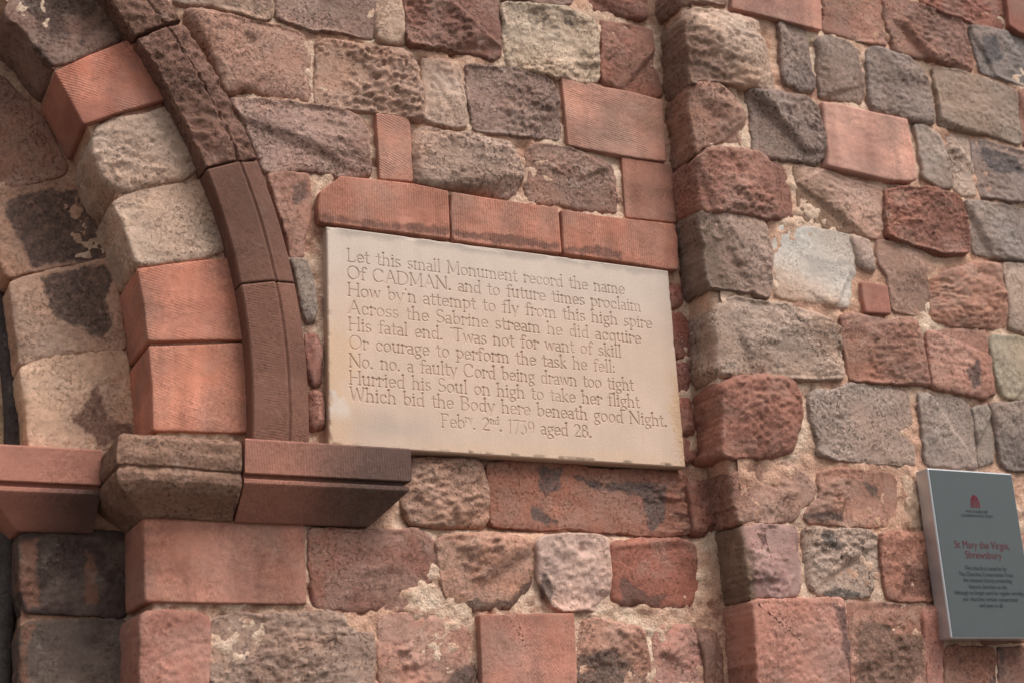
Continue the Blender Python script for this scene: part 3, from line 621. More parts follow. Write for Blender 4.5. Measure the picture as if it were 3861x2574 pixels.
def roll():
    zs = np.linspace(0, AC[1], 120); an = np.linspace(0, math.radians(60), 200)[1:]; rr = R2-.018
    pts = [(AC[0]+rr, z, 1., 0.) for z in zs]+[(AC[0]+rr*math.cos(a), AC[1]+rr*math.sin(a), math.cos(a), math.sin(a)) for a in an]
    th = np.linspace(0, 2*math.pi, 18, endpoint=False); yc = D3-.022
    V = np.array([[x+.024*math.cos(t)*c, yc+.024*math.sin(t), z+.024*math.cos(t)*s_] for x, z, c, s_ in pts for t in th]); V[:, 1] += .003*fbm(V, 25, 3, 3)
    q = grid_faces(18, len(pts), True); org = V.mean(0); me = make_mesh('roll_moulding', V-org, q.ravel(), np.full(len(q), 4))
    put_attr(me, 'col', lin((82, 74, 72))[None]*(1+.3*fbm(V, 6, 3, 2))[:, None]); put_attr(me, 'mask', 0*V[:, 0])
    plain_stone_props(add_obj('roll_moulding', me, STONE, door, tuple(org-np.array(door.location))), .6, .3)
roll()

# hood moulding: swept profile round the arch
HC = np.array([-1.865, 2.497]); HRI = 1.650; HRO = 1.800
def hood(name, a0, a1, col, rough, ang=0, tool=1.):
    w = HRO-HRI
    prof = [(0, .02), (0, -.03), (0, -.062), (.004, -.068), (w*.30, -.071), (w*.55, -.073), (w*.585, -.070), (w*.60, -.061), (w*.625, -.059), (w*.645, -.064), (w*.67, -.0645), (w*.70, -.058), (w*.73, -.057), (w*.85, -.050), (w*.97, -.041), (w, -.036), (w, .02)]
    prof = np.array(prof); L = np.r_[0, np.cumsum(np.hypot(*np.diff(prof, axis=0).T))]
    t = np.unique(np.r_[L, np.linspace(0, L[-1], 46)]); pr = np.stack([np.interp(t, L, prof[:, 0]), np.interp(t, L, prof[:, 1])], 1)
    n = max(8, int(abs(a1-a0)*HRO/.0055)); an = np.linspace(a0, a1, n)
    V = np.array([[HC[0]+(HRI+p[0])*math.cos(a), p[1], HC[1]+(HRI+p[0])*math.sin(a)] for a in an for p in pr])
    rad = np.stack([np.repeat(np.cos(an), len(pr)), 0*V[:, 0], np.repeat(np.sin(an), len(pr))], 1)
    d = rough*(.012*fbm(V, 11, 3, 31)+.009*ridge(V, 30, 3, 32)+.005*fbm(V, 80, 2, 33)-.006)+.0006*fbm(V, 40, 3, 5)
    V[:, 1] -= d; V += rad*(d*.35)[:, None]
    q = grid_faces(len(pr), n)[:, ::-1]
    m = len(pr); caps = [np.arange(m), (n-1)*m+np.arange(m)[::-1]]
    loops = np.r_[q.ravel(), caps[0], caps[1]]; sizes = np.r_[np.full(len(q), 4), m, m]
    n1 = fbm(V, 6, 4, 41); c = tone(col)[None]*(1+.35*n1)[:, None]
    org = V.mean(0); me = make_mesh(name, V-org, loops, sizes); put_attr(me, 'col', np.clip(c, .004, .9))
    put_attr(me, 'mask', np.clip(.5+(fbm(V, 5, 4, 44)-.35)*2, 0, 1)*.7)
    me.polygons.foreach_set('use_smooth', np.r_[np.full(len(q), True), False, False])
    o = add_obj(name, me, STONE, door, tuple(org-np.array(door.location)))
    plain_stone_props(o, .5 if rough else .3, .9 if rough else .12, 0 if rough else tool, ang, (72, 55, 47) if rough else (74, 56, 50))
    return o
def hang(txt):
    w = unproj(px(txt), -.06).mean(0); return math.atan2(w[2]-HC[1], w[0]-HC[0])
j1, j2, j3 = hang('A1 940,235 1190,130'), hang('A1 1365,1150 1640,1015'), hang('B1 1575,418 B2 285,372')
e0 = math.asin((2.428-HC[1])/HRI)
hood('hood_stone', j1+.004, j1+.32, (104,76,63), 1)
hood('hood_stone', j2+.003, j1-.003, (108,78,66), 1)
hood('hood_stone', j3+.0012, j2-.0015, (100,69,57), 0, 15, .35)
hood('hood_stone', e0, j3-.0012, (108,73,60), 0, 82, .8)

# impost: a chamfered band following the steps of the jamb
def impost(name, path, col, rough, soot, top=2.430, ang=0, tool=1., crust=(84, 70, 66)):
    """path: list of (x, y, sx, sy): a plan point and the direction in which the profile grows out there"""
    fb = 2.346
    prof = np.array([(-.03, top+.002), (.04, top+.001), (.098, top), (.101, top-.004), (.101, fb+.002), (.099, fb), (.086, fb-.001), (.085, fb-.010), (.094, fb-.011), (.096, fb-.014), (.096, fb-.021), (.094, fb-.024), (.022, 2.250), (.018, 2.247), (-.03, 2.246)])
    if rough: prof = np.array([(-.03, top+.002), (.03, top+.002), (.085, top-.004), (.098, top-.018), (.101, fb+.022), (.098, fb+.008), (.090, fb+.004), (.094, fb-.002), (.100, fb-.012), (.098, fb-.026), (.080, fb-.05), (.030, 2.262), (.018, 2.250), (-.03, 2.248)])
    L = np.r_[0, np.cumsum(np.hypot(*np.diff(prof, axis=0).T))]; t = np.unique(np.r_[L, np.linspace(0, L[-1], 52)])
    pr = np.stack([np.interp(t, L, prof[:, 0]), np.interp(t, L, prof[:, 1])], 1)
    P = np.array(path, float); S = np.r_[0, np.cumsum(np.hypot(*np.diff(P[:, :2], axis=0).T))]
    ss = np.unique(np.r_[S, np.linspace(0, S[-1], max(6, int(S[-1]/.006)))])
    Q = np.stack([np.interp(ss, S, P[:, k]) for k in range(4)], 1)
    V = np.array([[q[0]+p[0]*q[2], q[1]+p[0]*q[3], p[1]] for q in Q for p in pr])
    if rough:
        d = .007*fbm(V, 9, 3, 61)+.006*ridge(V, 28, 3, 62)+.003*fbm(V, 80, 2, 63)-.003
        V[:, 1] -= d*.8; V[:, 2] += d*.5; V[:, 0] -= d*.4
    else: V[:, 1] -= .0007*fbm(V, 50, 3, 3)
    m = len(pr); n = len(Q); q = grid_faces(m, n)
    loops = np.r_[q.ravel(), np.arange(m)[::-1], (n-1)*m+np.arange(m)]; sizes = np.r_[np.full(len(q), 4), m, m]
    n1 = fbm(V, 6, 4, 51); c = tone(col)[None]*(1+.3*n1)[:, None]
    org = V.mean(0); me = make_mesh(name, V-org, loops, sizes); w_ = np.clip(soot(V)+.25*fbm(V, 9, 4, 7), 0, 1)[:, None]; c = c*(1-w_)+lin(crust)[None]*(1+.2*n1)[:, None]*w_
    put_attr(me, 'col', np.clip(c, .004, .9)); put_attr(me, 'mask', 0*V[:, 0])
    fl = np.r_[np.full(len(q), bool(rough)), False, False]; me.polygons.foreach_set('use_smooth', fl)
    o = add_obj(name, me, STONE, door, tuple(org-np.array(door.location)))
    plain_stone_props(o, .55 if rough else .25, .8 if rough else .1, 0 if rough else tool, ang, crust)
    return o
XS = -.247
impost('impost_stone', [(.075, .05, 1, 0), (.075, 0, 1, -1), (XS+.004, 0, 0, -1)], (158,98,78), 0,
       lambda V: np.clip(sstep(V[:, 0], -.18, .08)*.85+.1, 0, 1), ang=5, crust=(98, 76, 68))
impost('impost_stone', [(XS-.004, 0, 0, -1), (JX, 0, -1, -1), (JX, D2+.01, -1, 0)], (136,104,86), 1,
       lambda V: np.clip(.28+fbm(V, 7, 4, 5)*.35, 0, 1), crust=(106, 82, 68))
impost('impost_stone', [(JX-.097, D2, 0, -1), (JX2, D2, -1, -1), (JX2, D3+.02, -1, 0)], (170,104,84), 0,
       lambda V: np.clip(sstep(V[:, 0], -.76, -.56)*.8*(V[:, 2] < 2.337), 0, 1), top=2.432, crust=(84, 66, 62), tool=.4)  # darker on the chamfer only, increasing to the right

# ------------------------------------------------------------------ courses beyond the picture
def filler(parent, x0, x1, z0, z1, Y, seed, ok):
    rg = np.random.default_rng(seed); Vs, Ls, Ss, Cs, Ms = [], [], [], [], []; base = 0; z = z0
    pal = [(146,110,94), (130,112,102), (150,96,80), (140,118,106), (124,94,82), (160,132,114), (164,106,86)]
    while z < z1-.08:
        h = rg.uniform(.14, .24); h = min(h, z1-z); x = x0
        while x < x1-.03:
            w = min(rg.uniform(.14, .34), x1-x)
            j = lambda: rg.uniform(0, .010)
            pl = np.array([[x+.006+j(), z+.006+j()], [x+w-.006-j(), z+.006+j()], [x+w-.006-j(), z+h-.006-j()], [x+.006+j(), z+h-.006-j()]])
            for tl, tb, tt in ((0, 0, 0), (.3, 0, 0), (.55, 0, 0), (.7, 0, 0), (0, .35, 0), (0, .6, 0), (0, 0, .35), (0, 0, .6)):
                q_ = pl.copy(); q_[[0, 3], 0] += tl*w; q_[[0, 1], 1] += tb*h; q_[[2, 3], 1] -= tt*h
                if ok(q_): pl = q_; break
            if ok(pl):
                p = dict(PRE['rough']); p['col'] = pal[rg.integers(len(pal))]; p['chk'] = .12; p['D'] = .05
                V, lo, sz, c, m, C = stone_geo(pl, Y, step=.013, **p)
                Vs.append(V); Ls.append(lo+base); Ss.append(sz); Cs.append(c); Ms.append(m); base += len(V)
            x += w
        z += h
    me = make_mesh('stone_courses', np.vstack(Vs)-np.array(parent.location), np.concatenate(Ls), np.concatenate(Ss))
    put_attr(me, 'col', np.vstack(Cs)); put_attr(me, 'mask', np.concatenate(Ms))
    o = add_obj('stone_courses', me, STONE, parent, kind='stuff'); plain_stone_props(o, .6, .6)
def outside(Y, m=66):
    def f(pl):
        s = proj(np.stack([pl[:, 0], np.full(len(pl), Y), pl[:, 1]], 1))
        return not (s[:, 0].max() > -m and s[:, 0].min() < PW+32 and s[:, 1].max() > -m and s[:, 1].min() < PH+m)
    return f
def ok_wall(pl):
    k = np.stack([pl[:, 0], pl[:, 0]*0, pl[:, 1]], 1)
    if not out1(k).all(): return False
    return outside(0)(pl) and not (pl[:, 1] > AC[1]).all()*(np.hypot(pl[:, 0]-HC[0], pl[:, 1]-HC[1]).min() < HRO+.02)
filler(wall, -1.3, 1.10, 0, 4.7, 0, 5, ok_wall)
filler(butt, BX, BR, 0, 4.88, BY, 6, outside(BY))
def arch_filler():
    for k in range(3):                         # voussoirs that go on above the picture
        a0 = math.atan2(*(plane('A1 140,-140', 0)[0]-AC)[::-1])+.012+k*.17; a1 = a0+.158
        pl = np.array([AC+r*np.array([math.cos(a), math.sin(a)]) for r, a in ((AR, a0), (AR+.26, a0), (AR+.26, (a0+a1)/2), (AR+.26, a1), (AR, a1), (AR, (a0+a1)/2))])
        stone(door, 'voussoir', 'old', (150,116,98), '', 0., poly=pl)
    for k in range(3):
        a0 = math.atan2(*(plane('A1 -125,430', D2)[0]-AC)[::-1])+.015+k*.17; a1 = a0+.158
        pl = np.array([AC+r*np.array([math.cos(a), math.sin(a)]) for r, a in ((R2, a0), (AR, a0), (AR, (a0+a1)/2), (AR, a1), (R2, a1), (R2, (a0+a1)/2))])
        stone(door, 'inner_voussoir', 'old', (150,116,98), '', D2, poly=pl, D=.18)
    for z0, z1 in ((1.50, 1.84), (1.17, 1.49), (.85, 1.16), (.5, .84), (.02, .49)):
        stone(door, 'jamb_stone', 'old', (156,104,86), '', 0., poly=np.array([[JX, z0], [JX+.30, z0], [JX+.30, z1], [JX, z1]]), step=.012)
        stone(door, 'inner_jamb_stone', 'old', (112,96,88), '', D2, poly=np.array([[JX2, z0], [JX-.01, z0], [JX-.01, z1], [JX2, z1]]), D=.18, step=.012)
arch_filler()

# ------------------------------------------------------------------ memorial plaque, cut with its verse
PY = -.030
cn = [unproj(np.array(s, float), PY)[0] for s in ((1231, 853), (2523, 1021), (2583, 1761), (1244, 1677))]
PX0, PX1 = (cn[0][0]+cn[3][0])/2, (cn[1][0]+cn[2][0])/2
PZ1, PZ0 = (cn[0][2]+cn[1][2])/2, (cn[2][2]+cn[3][2])/2
plaque = empty('memorial_plaque', 'pale buff stone plaque cut with a ten-line verse about CADMAN', 'plaque', (PX0, PY, PZ0))
XH = .62
def st(x, y0, y1, top='w', foot=True, r=1.0):
    o = [('l', x, y0, x, y1, r, r)]
    if top == 'w': o += [('l', x-.11, y1-.045, x, y1+.0, .5, 1.75)]
    if top == 'b': o += [('l', x-.10, y1, x, y1, .5, 1.2), ('l', x, y1, x+.10, y1, 1.2, .5)]
    if foot: o += [('l', x-.11, y0, x, y0+.025, .5, 1.5), ('l', x, y0+.025, x+.11, y0, 1.5, .5)]
    return o
def ar(cx, cy, rx, ry, a0=0, a1=360, r=.9): return [('a', cx, cy, rx, ry, a0, a1, r)]
def ln(*c, r=.9): return [('l', c[i], c[i+1], c[i+2], c[i+3], r, r) for i in range(0, len(c)-2, 2)]
G = {
 'a': (.48, ar(.2, .43, .17, .19, 150, 0)+st(.37, 0, .43, '')+ar(.2, .17, .17, .17)),
 'b': (.58, st(.09, 0, 1.0, 'w', False)+ar(.30, .31, .21, .31)), 'c': (.52, ar(.28, .31, .22, .31, 48, 315)+ln(.42, .53, .44, .44, r=1.1)),
 'd': (.60, st(.46, 0, 1.0, 'w', True)+ar(.26, .31, .2, .31)), 'e': (.54, ar(.27, .31, .22, .31, 0, 318)+ln(.05, .33, .49, .33, r=.7)),
 'f': (.38, st(.15, 0, .8, '')+ar(.30, .8, .15, .2, 180, 30)+ln(0, .62, .32, .62, r=.8)), 
 'g': (.54, ar(.24, .41, .18, .21)+ar(.25, -.16, .21, .15)+ln(.12, .22, .10, .08, .36, 0, r=.8)+ln(.38, .57, .52, .63)),
 'h': (.62, st(.09, 0, 1.0)+ar(.28, .40, .19, .22, 180, 0)+st(.47, 0, .40, '')), 'i': (.27, st(.12, 0, .62)+[('l', .12, .86, .12, .87, 1.3, 1.3)]),
 'k': (.54, st(.09, 0, 1.0)+ln(.09, .22, .42, .62)+ln(.18, .31, .48, 0, r=1.)), 'l': (.27, st(.12, 0, 1.0)),
 'm': (.94, st(.09, 0, .62)+ar(.26, .40, .17, .22, 180, 0)+st(.43, 0, .40, '')+ar(.60, .40, .17, .22, 180, 0)+st(.77, 0, .40, '')),
 'n': (.62, st(.09, 0, .62)+ar(.28, .40, .19, .22, 180, 0)+st(.47, 0, .40, '')), 'o': (.58, ar(.28, .31, .23, .31)),
 'p': (.58, st(.09, -.3, .62)+ar(.30, .31, .21, .31)), 'q': (.60, st(.46, -.3, .62, '')+ar(.26, .31, .2, .31)),
 'r': (.42, st(.09, 0, .62)+ar(.27, .38, .18, .22, 170, 45)+ln(.38, .55, .40, .48, r=1.2)),
 's': (.44, ar(.21, .465, .15, .155, 35, 270)+ar(.21, .155, .17, .155, 90, -150)), 
 't': (.38, ln(.15, .84, .15, .14, r=1.)+ar(.27, .14, .12, .14, 180, 310)+ln(.0, .62, .33, .62, r=.8)),
 'u': (.62, st(.09, .2, .62, 'w', False)+ar(.27, .2, .18, .2, 180, 360)+st(.45, 0, .62)), 
 'w': (.78, ln(.05, .62, .2, 0, .38, .58, .56, 0, .72, .62, r=.95)+ln(-.02, .62, .12, .62, r=.7)+ln(.65, .62, .79, .62, r=.7)),
 'y': (.56, ln(.06, .62, .28, .03)+ln(.5, .62, .18, -.3)+ln(-.02, .62, .14, .62, r=.7)+ln(.43, .62, .57, .62, r=.7)),
 'L': (.66, st(.1, 0, 1, 'b', False)+ln(.02, 0, .55, 0, .58, .16, r=.8)), 'M': (1.02, st(.1, 0, 1, 'b')+ln(.1, 1, .48, .1, .86, 1, r=.9)+st(.86, 0, 1, 'b')),
 'O': (.92, ar(.44, .5, .40, .5)), 'C': (.84, ar(.44, .5, .40, .5, 50, 312)+ln(.70, .90, .72, .74, r=1.)),
 'A': (.86, ln(.08, 0, .42, 1, .76, 0, r=.95)+ln(.2, .36, .64, .36, r=.7)+ln(-.01, 0, .18, 0, r=.6)+ln(.66, 0, .86, 0, r=.6)),
 'D': (.88, st(.1, 0, 1, '', False)+ln(.0, 1, .4, 1, r=.7)+ln(0, 0, .4, 0, r=.7)+ar(.38, .5, .42, .5, 90, -90)), 
 'N': (.92, st(.1, 0, 1, 'b')+ln(.1, 1, .78, 0, r=1.1)+st(.78, 0, 1, 'b', False)),
 'H': (.86, st(.1, 0, 1, 'b')+st(.72, 0, 1, 'b')+ln(.1, .52, .72, .52, r=.7)), 'S': (.62, ar(.3, .75, .22, .25, 35, 270)+ar(.3, .25, .26, .25, 90, -150)),
 'T': (.74, st(.36, 0, 1, '')+ln(.02, .86, .04, 1, .68, 1, .70, .86, r=.8)), 'W': (1.08, ln(.08, 1, .28, 0, .52, .94, .76, 0, .98, 1, r=.95)+ln(-.02, 1, .18, 1, r=.6)+ln(.88, 1, 1.08, 1, r=.6)),
 'B': (.70, st(.1, 0, 1, '', False)+ln(0, 1, .34, 1, r=.7)+ln(.1, .53, .36, .53, r=.7)+ln(0, 0, .36, 0, r=.7)+ar(.34, .765, .22, .235, 90, -90)+ar(.36, .265, .26, .265, 90, -90)),
 'F': (.64, st(.1, 0, 1, '')+ln(0, 1, .52, 1, .55, .84, r=.8)+ln(.1, .53, .42, .53, r=.7)), 
 '1': (.32, ln(.16, .95, .10, -.15)+ln(.02, .8, .16, .95)), '7': (.56, ln(.04, .9, .5, .95, .16, -.2)), '3': (.54, ln(.06, .9, .44, .92, .24, .56)+ar(.24, .22, .22, .33, 90, -140)),
 '9': (.58, ar(.28, .62, .22, .28)+ar(.16, .5, .34, .6, 20, -60)), '2': (.6, ar(.28, .68, .22, .27, 165, -35)+ln(.46, .54, .06, .03, .54, .03)), '8': (.58, ar(.28, .73, .18, .22)+ar(.28, .26, .23, .26)),
 '.': (.26, [('l', .1, .04, .1, .05, 1.5, 1.5)]), ',': (.26, [('l', .1, .05, .1, .05, 1.4, 1.4), ('l', .1, .05, .06, -.1, 1.1, .5)]), "'": (.2, [('l', .1, .98, .08, .84, 1.2, .5)]),
 ':': (.26, [('l', .1, .06, .1, .07, 1.4, 1.4), ('l', .1, .48, .1, .49, 1.4, 1.4)]), ' ': (.42, []),
}
LINES = [("Let this small Monument record the name", 'B2 625,255 B3 795,473'), ("Of CADMAN. and to future times proclaim", 'B2 625,368 B3 903,586'),
 ("How by'n attempt to fly from this high spire", 'B2 628,480 B3 975,697'), ("Across the Sabrine stream he did acquire", 'B2 630,595 B3 903,795'),
 ("His fatal end. 'Twas not for want of skill", 'B2 633,708 B3 773,885'), ("Or courage to perform the task he fell:", 'B2 638,825 B3 735,985'),
 ("No, no, a faulty Cord being drawn too tight", 'B2 636,945 B3 855,1103'), ("Hurried his Soul on high to take her flight", 'B2 638,1058 B3 893,1215'),
 ("Which bid the Body here beneath good Night.", 'B2 640,1165 B3 1075,1338'), ("Feb^r^y. 2^n^d. 1739 aged 28.", 'B2 1243,1340 B3 580,1410')]
def plaque_build():
    w, h = PX1-PX0, PZ1-PZ0; CAPH = .0355; HWD = .00215
    segs = []; lid = []
    for li, (txt, ends) in enumerate(LINES):
        e = unproj(px(ends), PY); x0, x1 = e[0, 0]-PX0, e[1, 0]-PX0; z0, z1 = e[0, 2]-PZ0, e[1, 2]-PZ0
        adv = 0; items = []; i = 0
        while i < len(txt):
            sup = txt[i] == '^'
            if sup: i += 1
            g = G[txt[i]]; k = .55 if sup else 1.0
            items.append((adv, g[1], k, .5 if sup else 0)); adv += (g[0]+.035)*k; i += 1
        sx = (x1-x0)/(adv-.05)
        for a, strokes, k, up in items:
            X = lambda u, v: (x0+(a+u*k)*sx, z0+(z1-z0)*(a/adv)+(up+v*k)*CAPH)
            for s in strokes:
                if s[0] == 'l': pts = [(s[1], s[2]), (s[3], s[4])]; rr = (s[5], s[6])
                else:
                    n = max(6, int(abs(s[6]-s[5])/20)); pts = [(s[1]+s[3]*math.cos(math.radians(t)), s[2]+s[4]*math.sin(math.radians(t))) for t in np.linspace(s[5], s[6], n+1)]; rr = None
                for q in range(len(pts)-1):
                    A, B = X(*pts[q]), X(*pts[q+1])
                    if rr: ra, rb = rr
                    else:   # bowls swell on their flanks, thin at head and foot
                        f = lambda p: s[7]*(.72+.38*min(1, abs(p[0]-s[1])/s[3])); ra, rb = f(pts[q]), f(pts[q+1])
                    segs.append((*A, *B, ra*HWD*(k**.4), rb*HWD*(k**.4))); lid.append(li)
    # lattice: fine where letters stand
    stp = .00115
    xs = np.linspace(0, w, int(w/stp)); zs = np.linspace(0, h, int(h/stp)); nx, nz = len(xs), len(zs)
    def wear(X_, Z_):
        q_ = np.stack([X_.ravel(), 0*X_.ravel(), Z_.ravel()], 1); return (.5+.5*vnoise(q_*11+7)).clip(0, 1).reshape(X_.shape)
    dep = np.zeros((nz, nx)); own = np.full((nz, nx), -1)
    for (ax, az, bx, bz, ra, rb), li in zip(segs, lid):
        m = max(ra, rb)+.001
        i0, i1 = np.searchsorted(xs, (min(ax, bx)-m, max(ax, bx)+m)); k0, k1 = np.searchsorted(zs, (min(az, bz)-m, max(az, bz)+m))
        if i1 <= i0 or k1 <= k0: continue
        Xg, Zg = np.meshgrid(xs[i0:i1], zs[k0:k1]); dx, dz = bx-ax, bz-az; L = max(dx*dx+dz*dz, 1e-12)
        t = np.clip(((Xg-ax)*dx+(Zg-az)*dz)/L, 0, 1); d = np.hypot(Xg-ax-t*dx, Zg-az-t*dz)
        g = np.maximum(0, (ra+(rb-ra)*t)*(.74+.5*wear(Xg, Zg))-d)*1.35
        sub = dep[k0:k1, i0:i1]; o = own[k0:k1, i0:i1]; o[g > sub] = li; sub[:] = np.maximum(sub, g)
    Xg, Zg = np.meshgrid(xs, zs); P = np.stack([Xg.ravel(), 0*Xg.ravel(), Zg.ravel()], 1)
    ed = np.minimum(np.minimum(P[:, 0], w-P[:, 0]), np.minimum(P[:, 2], h-P[:, 2]))
    low = fbm(P[::1]*np.array([1, 1, 1.]), 9, 3, 77)
    chip = np.maximum(0, fbm(P, 26, 3, 78)-.15)*.010*sstep(ed, .012, 0)
    rough = sstep(P[:, 0]+.02*low, w-.045, w-.012)*sstep(P[:, 2], .4*h, .25*h)*.0012
    P[:, 1] = dep.ravel()+.0006*low+.003*sstep(ed, .003, 0)+chip+rough*fbm(P, 120, 2, 4)
    # colour: greyer head, buff body, ochre along the left and right edges, grey bloom and white streak below left
    u, vv = P[:, 0]/w, P[:, 2]/h; n1 = low; n2 = fbm(P, 22, 4, 80)
    c = np.tile(lin((206,179,160)), (len(P), 1))
    def blend(c, colr, m): return c*(1-m[:, None])+lin(colr)[None]*m[:, None]
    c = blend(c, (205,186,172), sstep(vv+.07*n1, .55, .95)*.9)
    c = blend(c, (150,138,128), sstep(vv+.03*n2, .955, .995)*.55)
    c = blend(c, (207,170,134), sstep(.075+.045*n2-u, -.02, .05)*sstep(.62-vv+.1*n1, 0, .15)*.5)
    c = blend(c, (200,160,120), sstep(u+.03*n2, .955, .995)*sstep(.55-vv, 0, .2)*.6)
    c = blend(c, (209,175,146), sstep(.07-vv+.03*n2, 0, .05)*sstep(u, .12, .3)*.45)
    c = blend(c, (172,155,142), np.exp(-((u-.16)/.13)**2-((vv-.10+.04*n1)/.07)**2)*.6)
    c = blend(c, (212,200,192), sstep(.030-np.abs(u-.028)+.02*n2, .0, .02)*sstep(.10-np.abs(vv-.20), 0, .06)*.55*sstep(n2, -.2, .3))
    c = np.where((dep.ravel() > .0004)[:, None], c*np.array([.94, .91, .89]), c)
    q = grid_faces(nx, nz); ow = own.ravel()[q].max(1)
    def part(name, sel, extra=None, sides=False):
        qq = q[sel]; used = np.unique(qq); mp = np.full(len(P), -1); mp[used] = np.arange(len(used))
        V = P[used]; cc = c[used]; F = mp[qq]; loops = F.ravel(); sizes = np.full(len(F), 4)
        if sides:
            n0 = len(V); ring = np.r_[np.arange(nx), (np.arange(1, nz))*nx+nx-1, (nz-1)*nx+np.arange(nx-2, -1, -1), np.arange(nz-2, 0, -1)*nx]
            rb = V[mp[ring]].copy(); T = []
            for dy in (.012, .035, .10): t = rb.copy(); t[:, 1] = dy; T.append(t)
            V = np.vstack([V]+T); cs = c[ring]*.8; cc = np.vstack([cc, cs, cs, cs]); m = len(ring)
            lay = [mp[ring]]+[n0+k*m+np.arange(m) for k in range(3)]
            for A_, B_ in zip(lay, lay[1:]):
                s4 = np.stack([A_, B_, np.roll(B_, -1), np.roll(A_, -1)], 1); loops = np.r_[loops, s4.ravel()]; sizes = np.r_[sizes, np.full(m, 4)]
        me = make_mesh(name, V, loops, sizes, True); put_attr(me, 'col', np.clip(cc, .01, .9))
        return add_obj(name, me, PLAQUE, plaque)
    part('slab', ow < 0, sides=True)
    for li in range(len(LINES)): part('inscription_line', ow == li)
plaque_build()

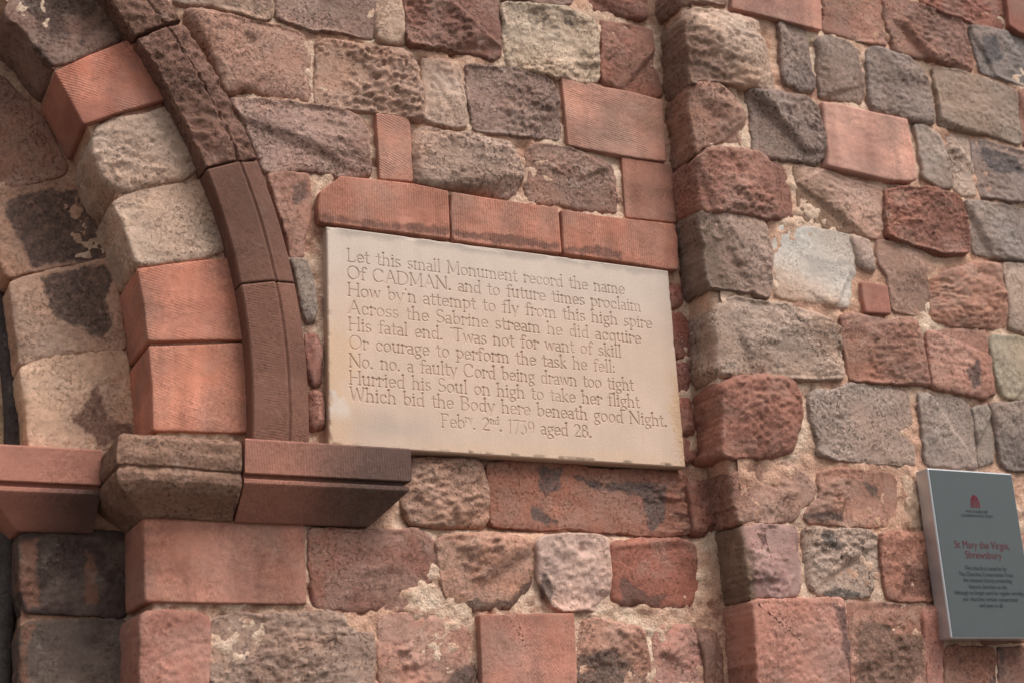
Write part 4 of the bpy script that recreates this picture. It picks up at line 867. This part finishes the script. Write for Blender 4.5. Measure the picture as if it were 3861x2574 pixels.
# ------------------------------------------------------------------ grey metal sign
SY = BY-.062
sc_ = [unproj(np.array(s, float), SY)[0] for s in ((3495, 1761), (3590, 2406), (3817, 1783))]
SX0 = (sc_[0][0]+sc_[1][0])/2; SX1 = sc_[2][0]; SZ1 = (sc_[0][2]+sc_[2][2])/2; SZ0 = sc_[1][2]
sign = empty('information_sign', 'slate grey metal church sign with red arch emblem and centred text', 'sign', (SX0, SY, SZ0))
def sign_build():
    w, h, D = SX1-SX0, SZ1-SZ0, .055
    GREY = flat_mat('slate_grey_enamel', (74,80,80), .33, .0, .5, .12, 9)
    EDGE = flat_mat('brushed_aluminium', (196,196,198), .34, .6, .5, .10, 60)
    RED = flat_mat('crimson_print', (100,26,40), .5, 0, .3, .05); DARK = flat_mat('charcoal_print', (50,53,55), .5, 0, .3, .05); PINK = flat_mat('dull_red_print', (94,40,48), .5, 0, .3, .05)
    def box(name, x0, x1, y0, y1, z0, z1, mat, bev=.002):
        import bmesh
        bm = bmesh.new(); bmesh.ops.create_cube(bm, size=1)
        for v in bm.verts: v.co = ((x0+x1)/2+v.co.x*(x1-x0), (y0+y1)/2+v.co.y*(y1-y0), (z0+z1)/2+v.co.z*(z1-z0))
        if bev: bmesh.ops.bevel(bm, geom=list(bm.edges), offset=bev, segments=3, affect='EDGES', profile=.5)
        me = bpy.data.meshes.new(name); bm.to_mesh(me); bm.free()
        for p_ in me.polygons: p_.use_smooth = False
        return add_obj(name, me, mat, sign)
    box('tray', 0, w, .0008, D, 0, h, EDGE, .0055)
    box('face_panel', .0052, w-.0052, -.0004, .004, .0052, h-.0052, GREY, .0003)
    for x in (.06, w-.06): box('wall_spacer', x-.015, x+.015, D-.004, .075, h*.5-.015, h*.5+.015, EDGE, .002)
    def text(name, body, l, r, ymid, capf, mat, bold=0.0):
        a = unproj(px('C4 %g,%g' % (l, ymid)), SY)[0]; b = unproj(px('C4 %g,%g' % (r, ymid)), SY)[0]
        cu = bpy.data.curves.new(name, 'FONT'); cu.body = body; cu.size = 1; cu.offset = bold; cu.extrude = 0
        to = bpy.data.objects.new('tmp', cu); COL.objects.link(to); dg = bpy.context.evaluated_depsgraph_get()
        me = bpy.data.meshes.new_from_object(to.evaluated_get(dg)); bpy.data.objects.remove(to)
        v = np.zeros(len(me.vertices)*3, np.float32); me.vertices.foreach_get('co', v); v = v.reshape(-1, 3)
        mn, mx = v[:, 0].min(), v[:, 0].max(); sx = (b[0]-a[0])/(mx-mn); zc_ = (a[2]+b[2])/2-SZ0-capf*.5
        o = np.stack([a[0]-SX0+(v[:, 0]-mn)*sx, np.full(len(v), -.0012), zc_+v[:, 1]*capf/.72], 1)
        me.vertices.foreach_set('co', o.astype(np.float32).ravel()); me.name = name
        add_obj(name, me, mat, sign)
    text('organisation_name', 'THE CHURCHES', 1358, 1503, 440, .0085, DARK); text('organisation_name', 'CONSERVATION TRUST', 1330, 1537, 468, .0085, DARK)
    text('church_name', 'St Mary the Virgin,', 1285, 1642, 658, .0225, PINK); text('church_name', 'Shrewsbury', 1356, 1593, 724, .0225, PINK)
    for t, l, r, y in (('This church is cared for by', 1352, 1625, 812), ('The Churches Conservation Trust,', 1313, 1672, 852), ('the national charity protecting', 1342, 1660, 891), ('historic churches at risk.', 1380, 1632, 933),
                       ('Although no longer used for regular worship,', 1282, 1740, 973), ('our churches remain consecrated', 1340, 1698, 1015), ('and open to all.', 1449, 1605, 1055)):
        text('notice_line', t, l, r, y, .0125, DARK)
    # arch emblem: a pointed arch with two curved ribs springing from its left side
    a = unproj(px('C4 1395,415 1453,415 1424,332'), SY); ex0, ex1, ez0, ez1 = a[0, 0]-SX0, a[1, 0]-SX0, (a[0, 2]+a[1, 2])/2-SZ0, a[2, 2]-SZ0
    ew, eh = ex1-ex0, ez1-ez0
    def band(Lp, Rp):
        V = [(ex0+x*ew, -.0012, ez0+z*eh) for x, z in Lp]+[(ex0+x*ew, -.0012, ez0+z*eh) for x, z in Rp]; n = len(Lp)
        q = np.array([[i, n+i, n+i+1, i+1] for i in range(n-1)])
        me = make_mesh('emblem', np.array(V), q.ravel(), np.full(len(q), 4), False); add_obj('emblem', me, RED, sign)
    tt = np.linspace(0, 1, 14)
    arc = lambda x0, x1, top, k: [(x0+(x1-x0)*(1-math.cos(t*math.pi/2))**1.0, top*math.sin(t*math.pi/2)**k) for t in tt]
    band(arc(0, .46, 1.0, .75), arc(.17, .52, .86, .75))
    for x0, x1, o in ((1.0, .50, 0), (.72, .36, .12), (.44, .24, .26)):
        band(arc(x0-.17, x1-.03, .84-o, .75), arc(x0, x1, 1.0-o, .75))
sign_build()

# a single strand of cobweb hanging from the impost
def cobweb():
    cu = bpy.data.curves.new('cobweb_strand', 'CURVE'); cu.dimensions = '3D'; cu.bevel_depth = .00035; cu.bevel_resolution = 1
    pts = [unproj(px('C2 215,285'), -.095)[0], unproj(px('C2 290,355'), -.05)[0], unproj(px('C2 318,450'), -.026)[0], unproj(px('C2 335,600'), -.012)[0], unproj(px('C2 350,790'), -.011)[0]]
    sp = cu.splines.new('POLY'); sp.points.add(len(pts)-1)
    for p, q in zip(sp.points, pts): p.co = (*q, 1)
    o = bpy.data.objects.new('tmp', cu); COL.objects.link(o); dg = bpy.context.evaluated_depsgraph_get()
    me = bpy.data.meshes.new_from_object(o.evaluated_get(dg)); bpy.data.objects.remove(o)
    add_obj('cobweb_strand', me, flat_mat('cobweb', (170,158,150), .8), None, label='thin pale cobweb strand hanging below the impost over the red jamb block', category='cobweb')
cobweb()
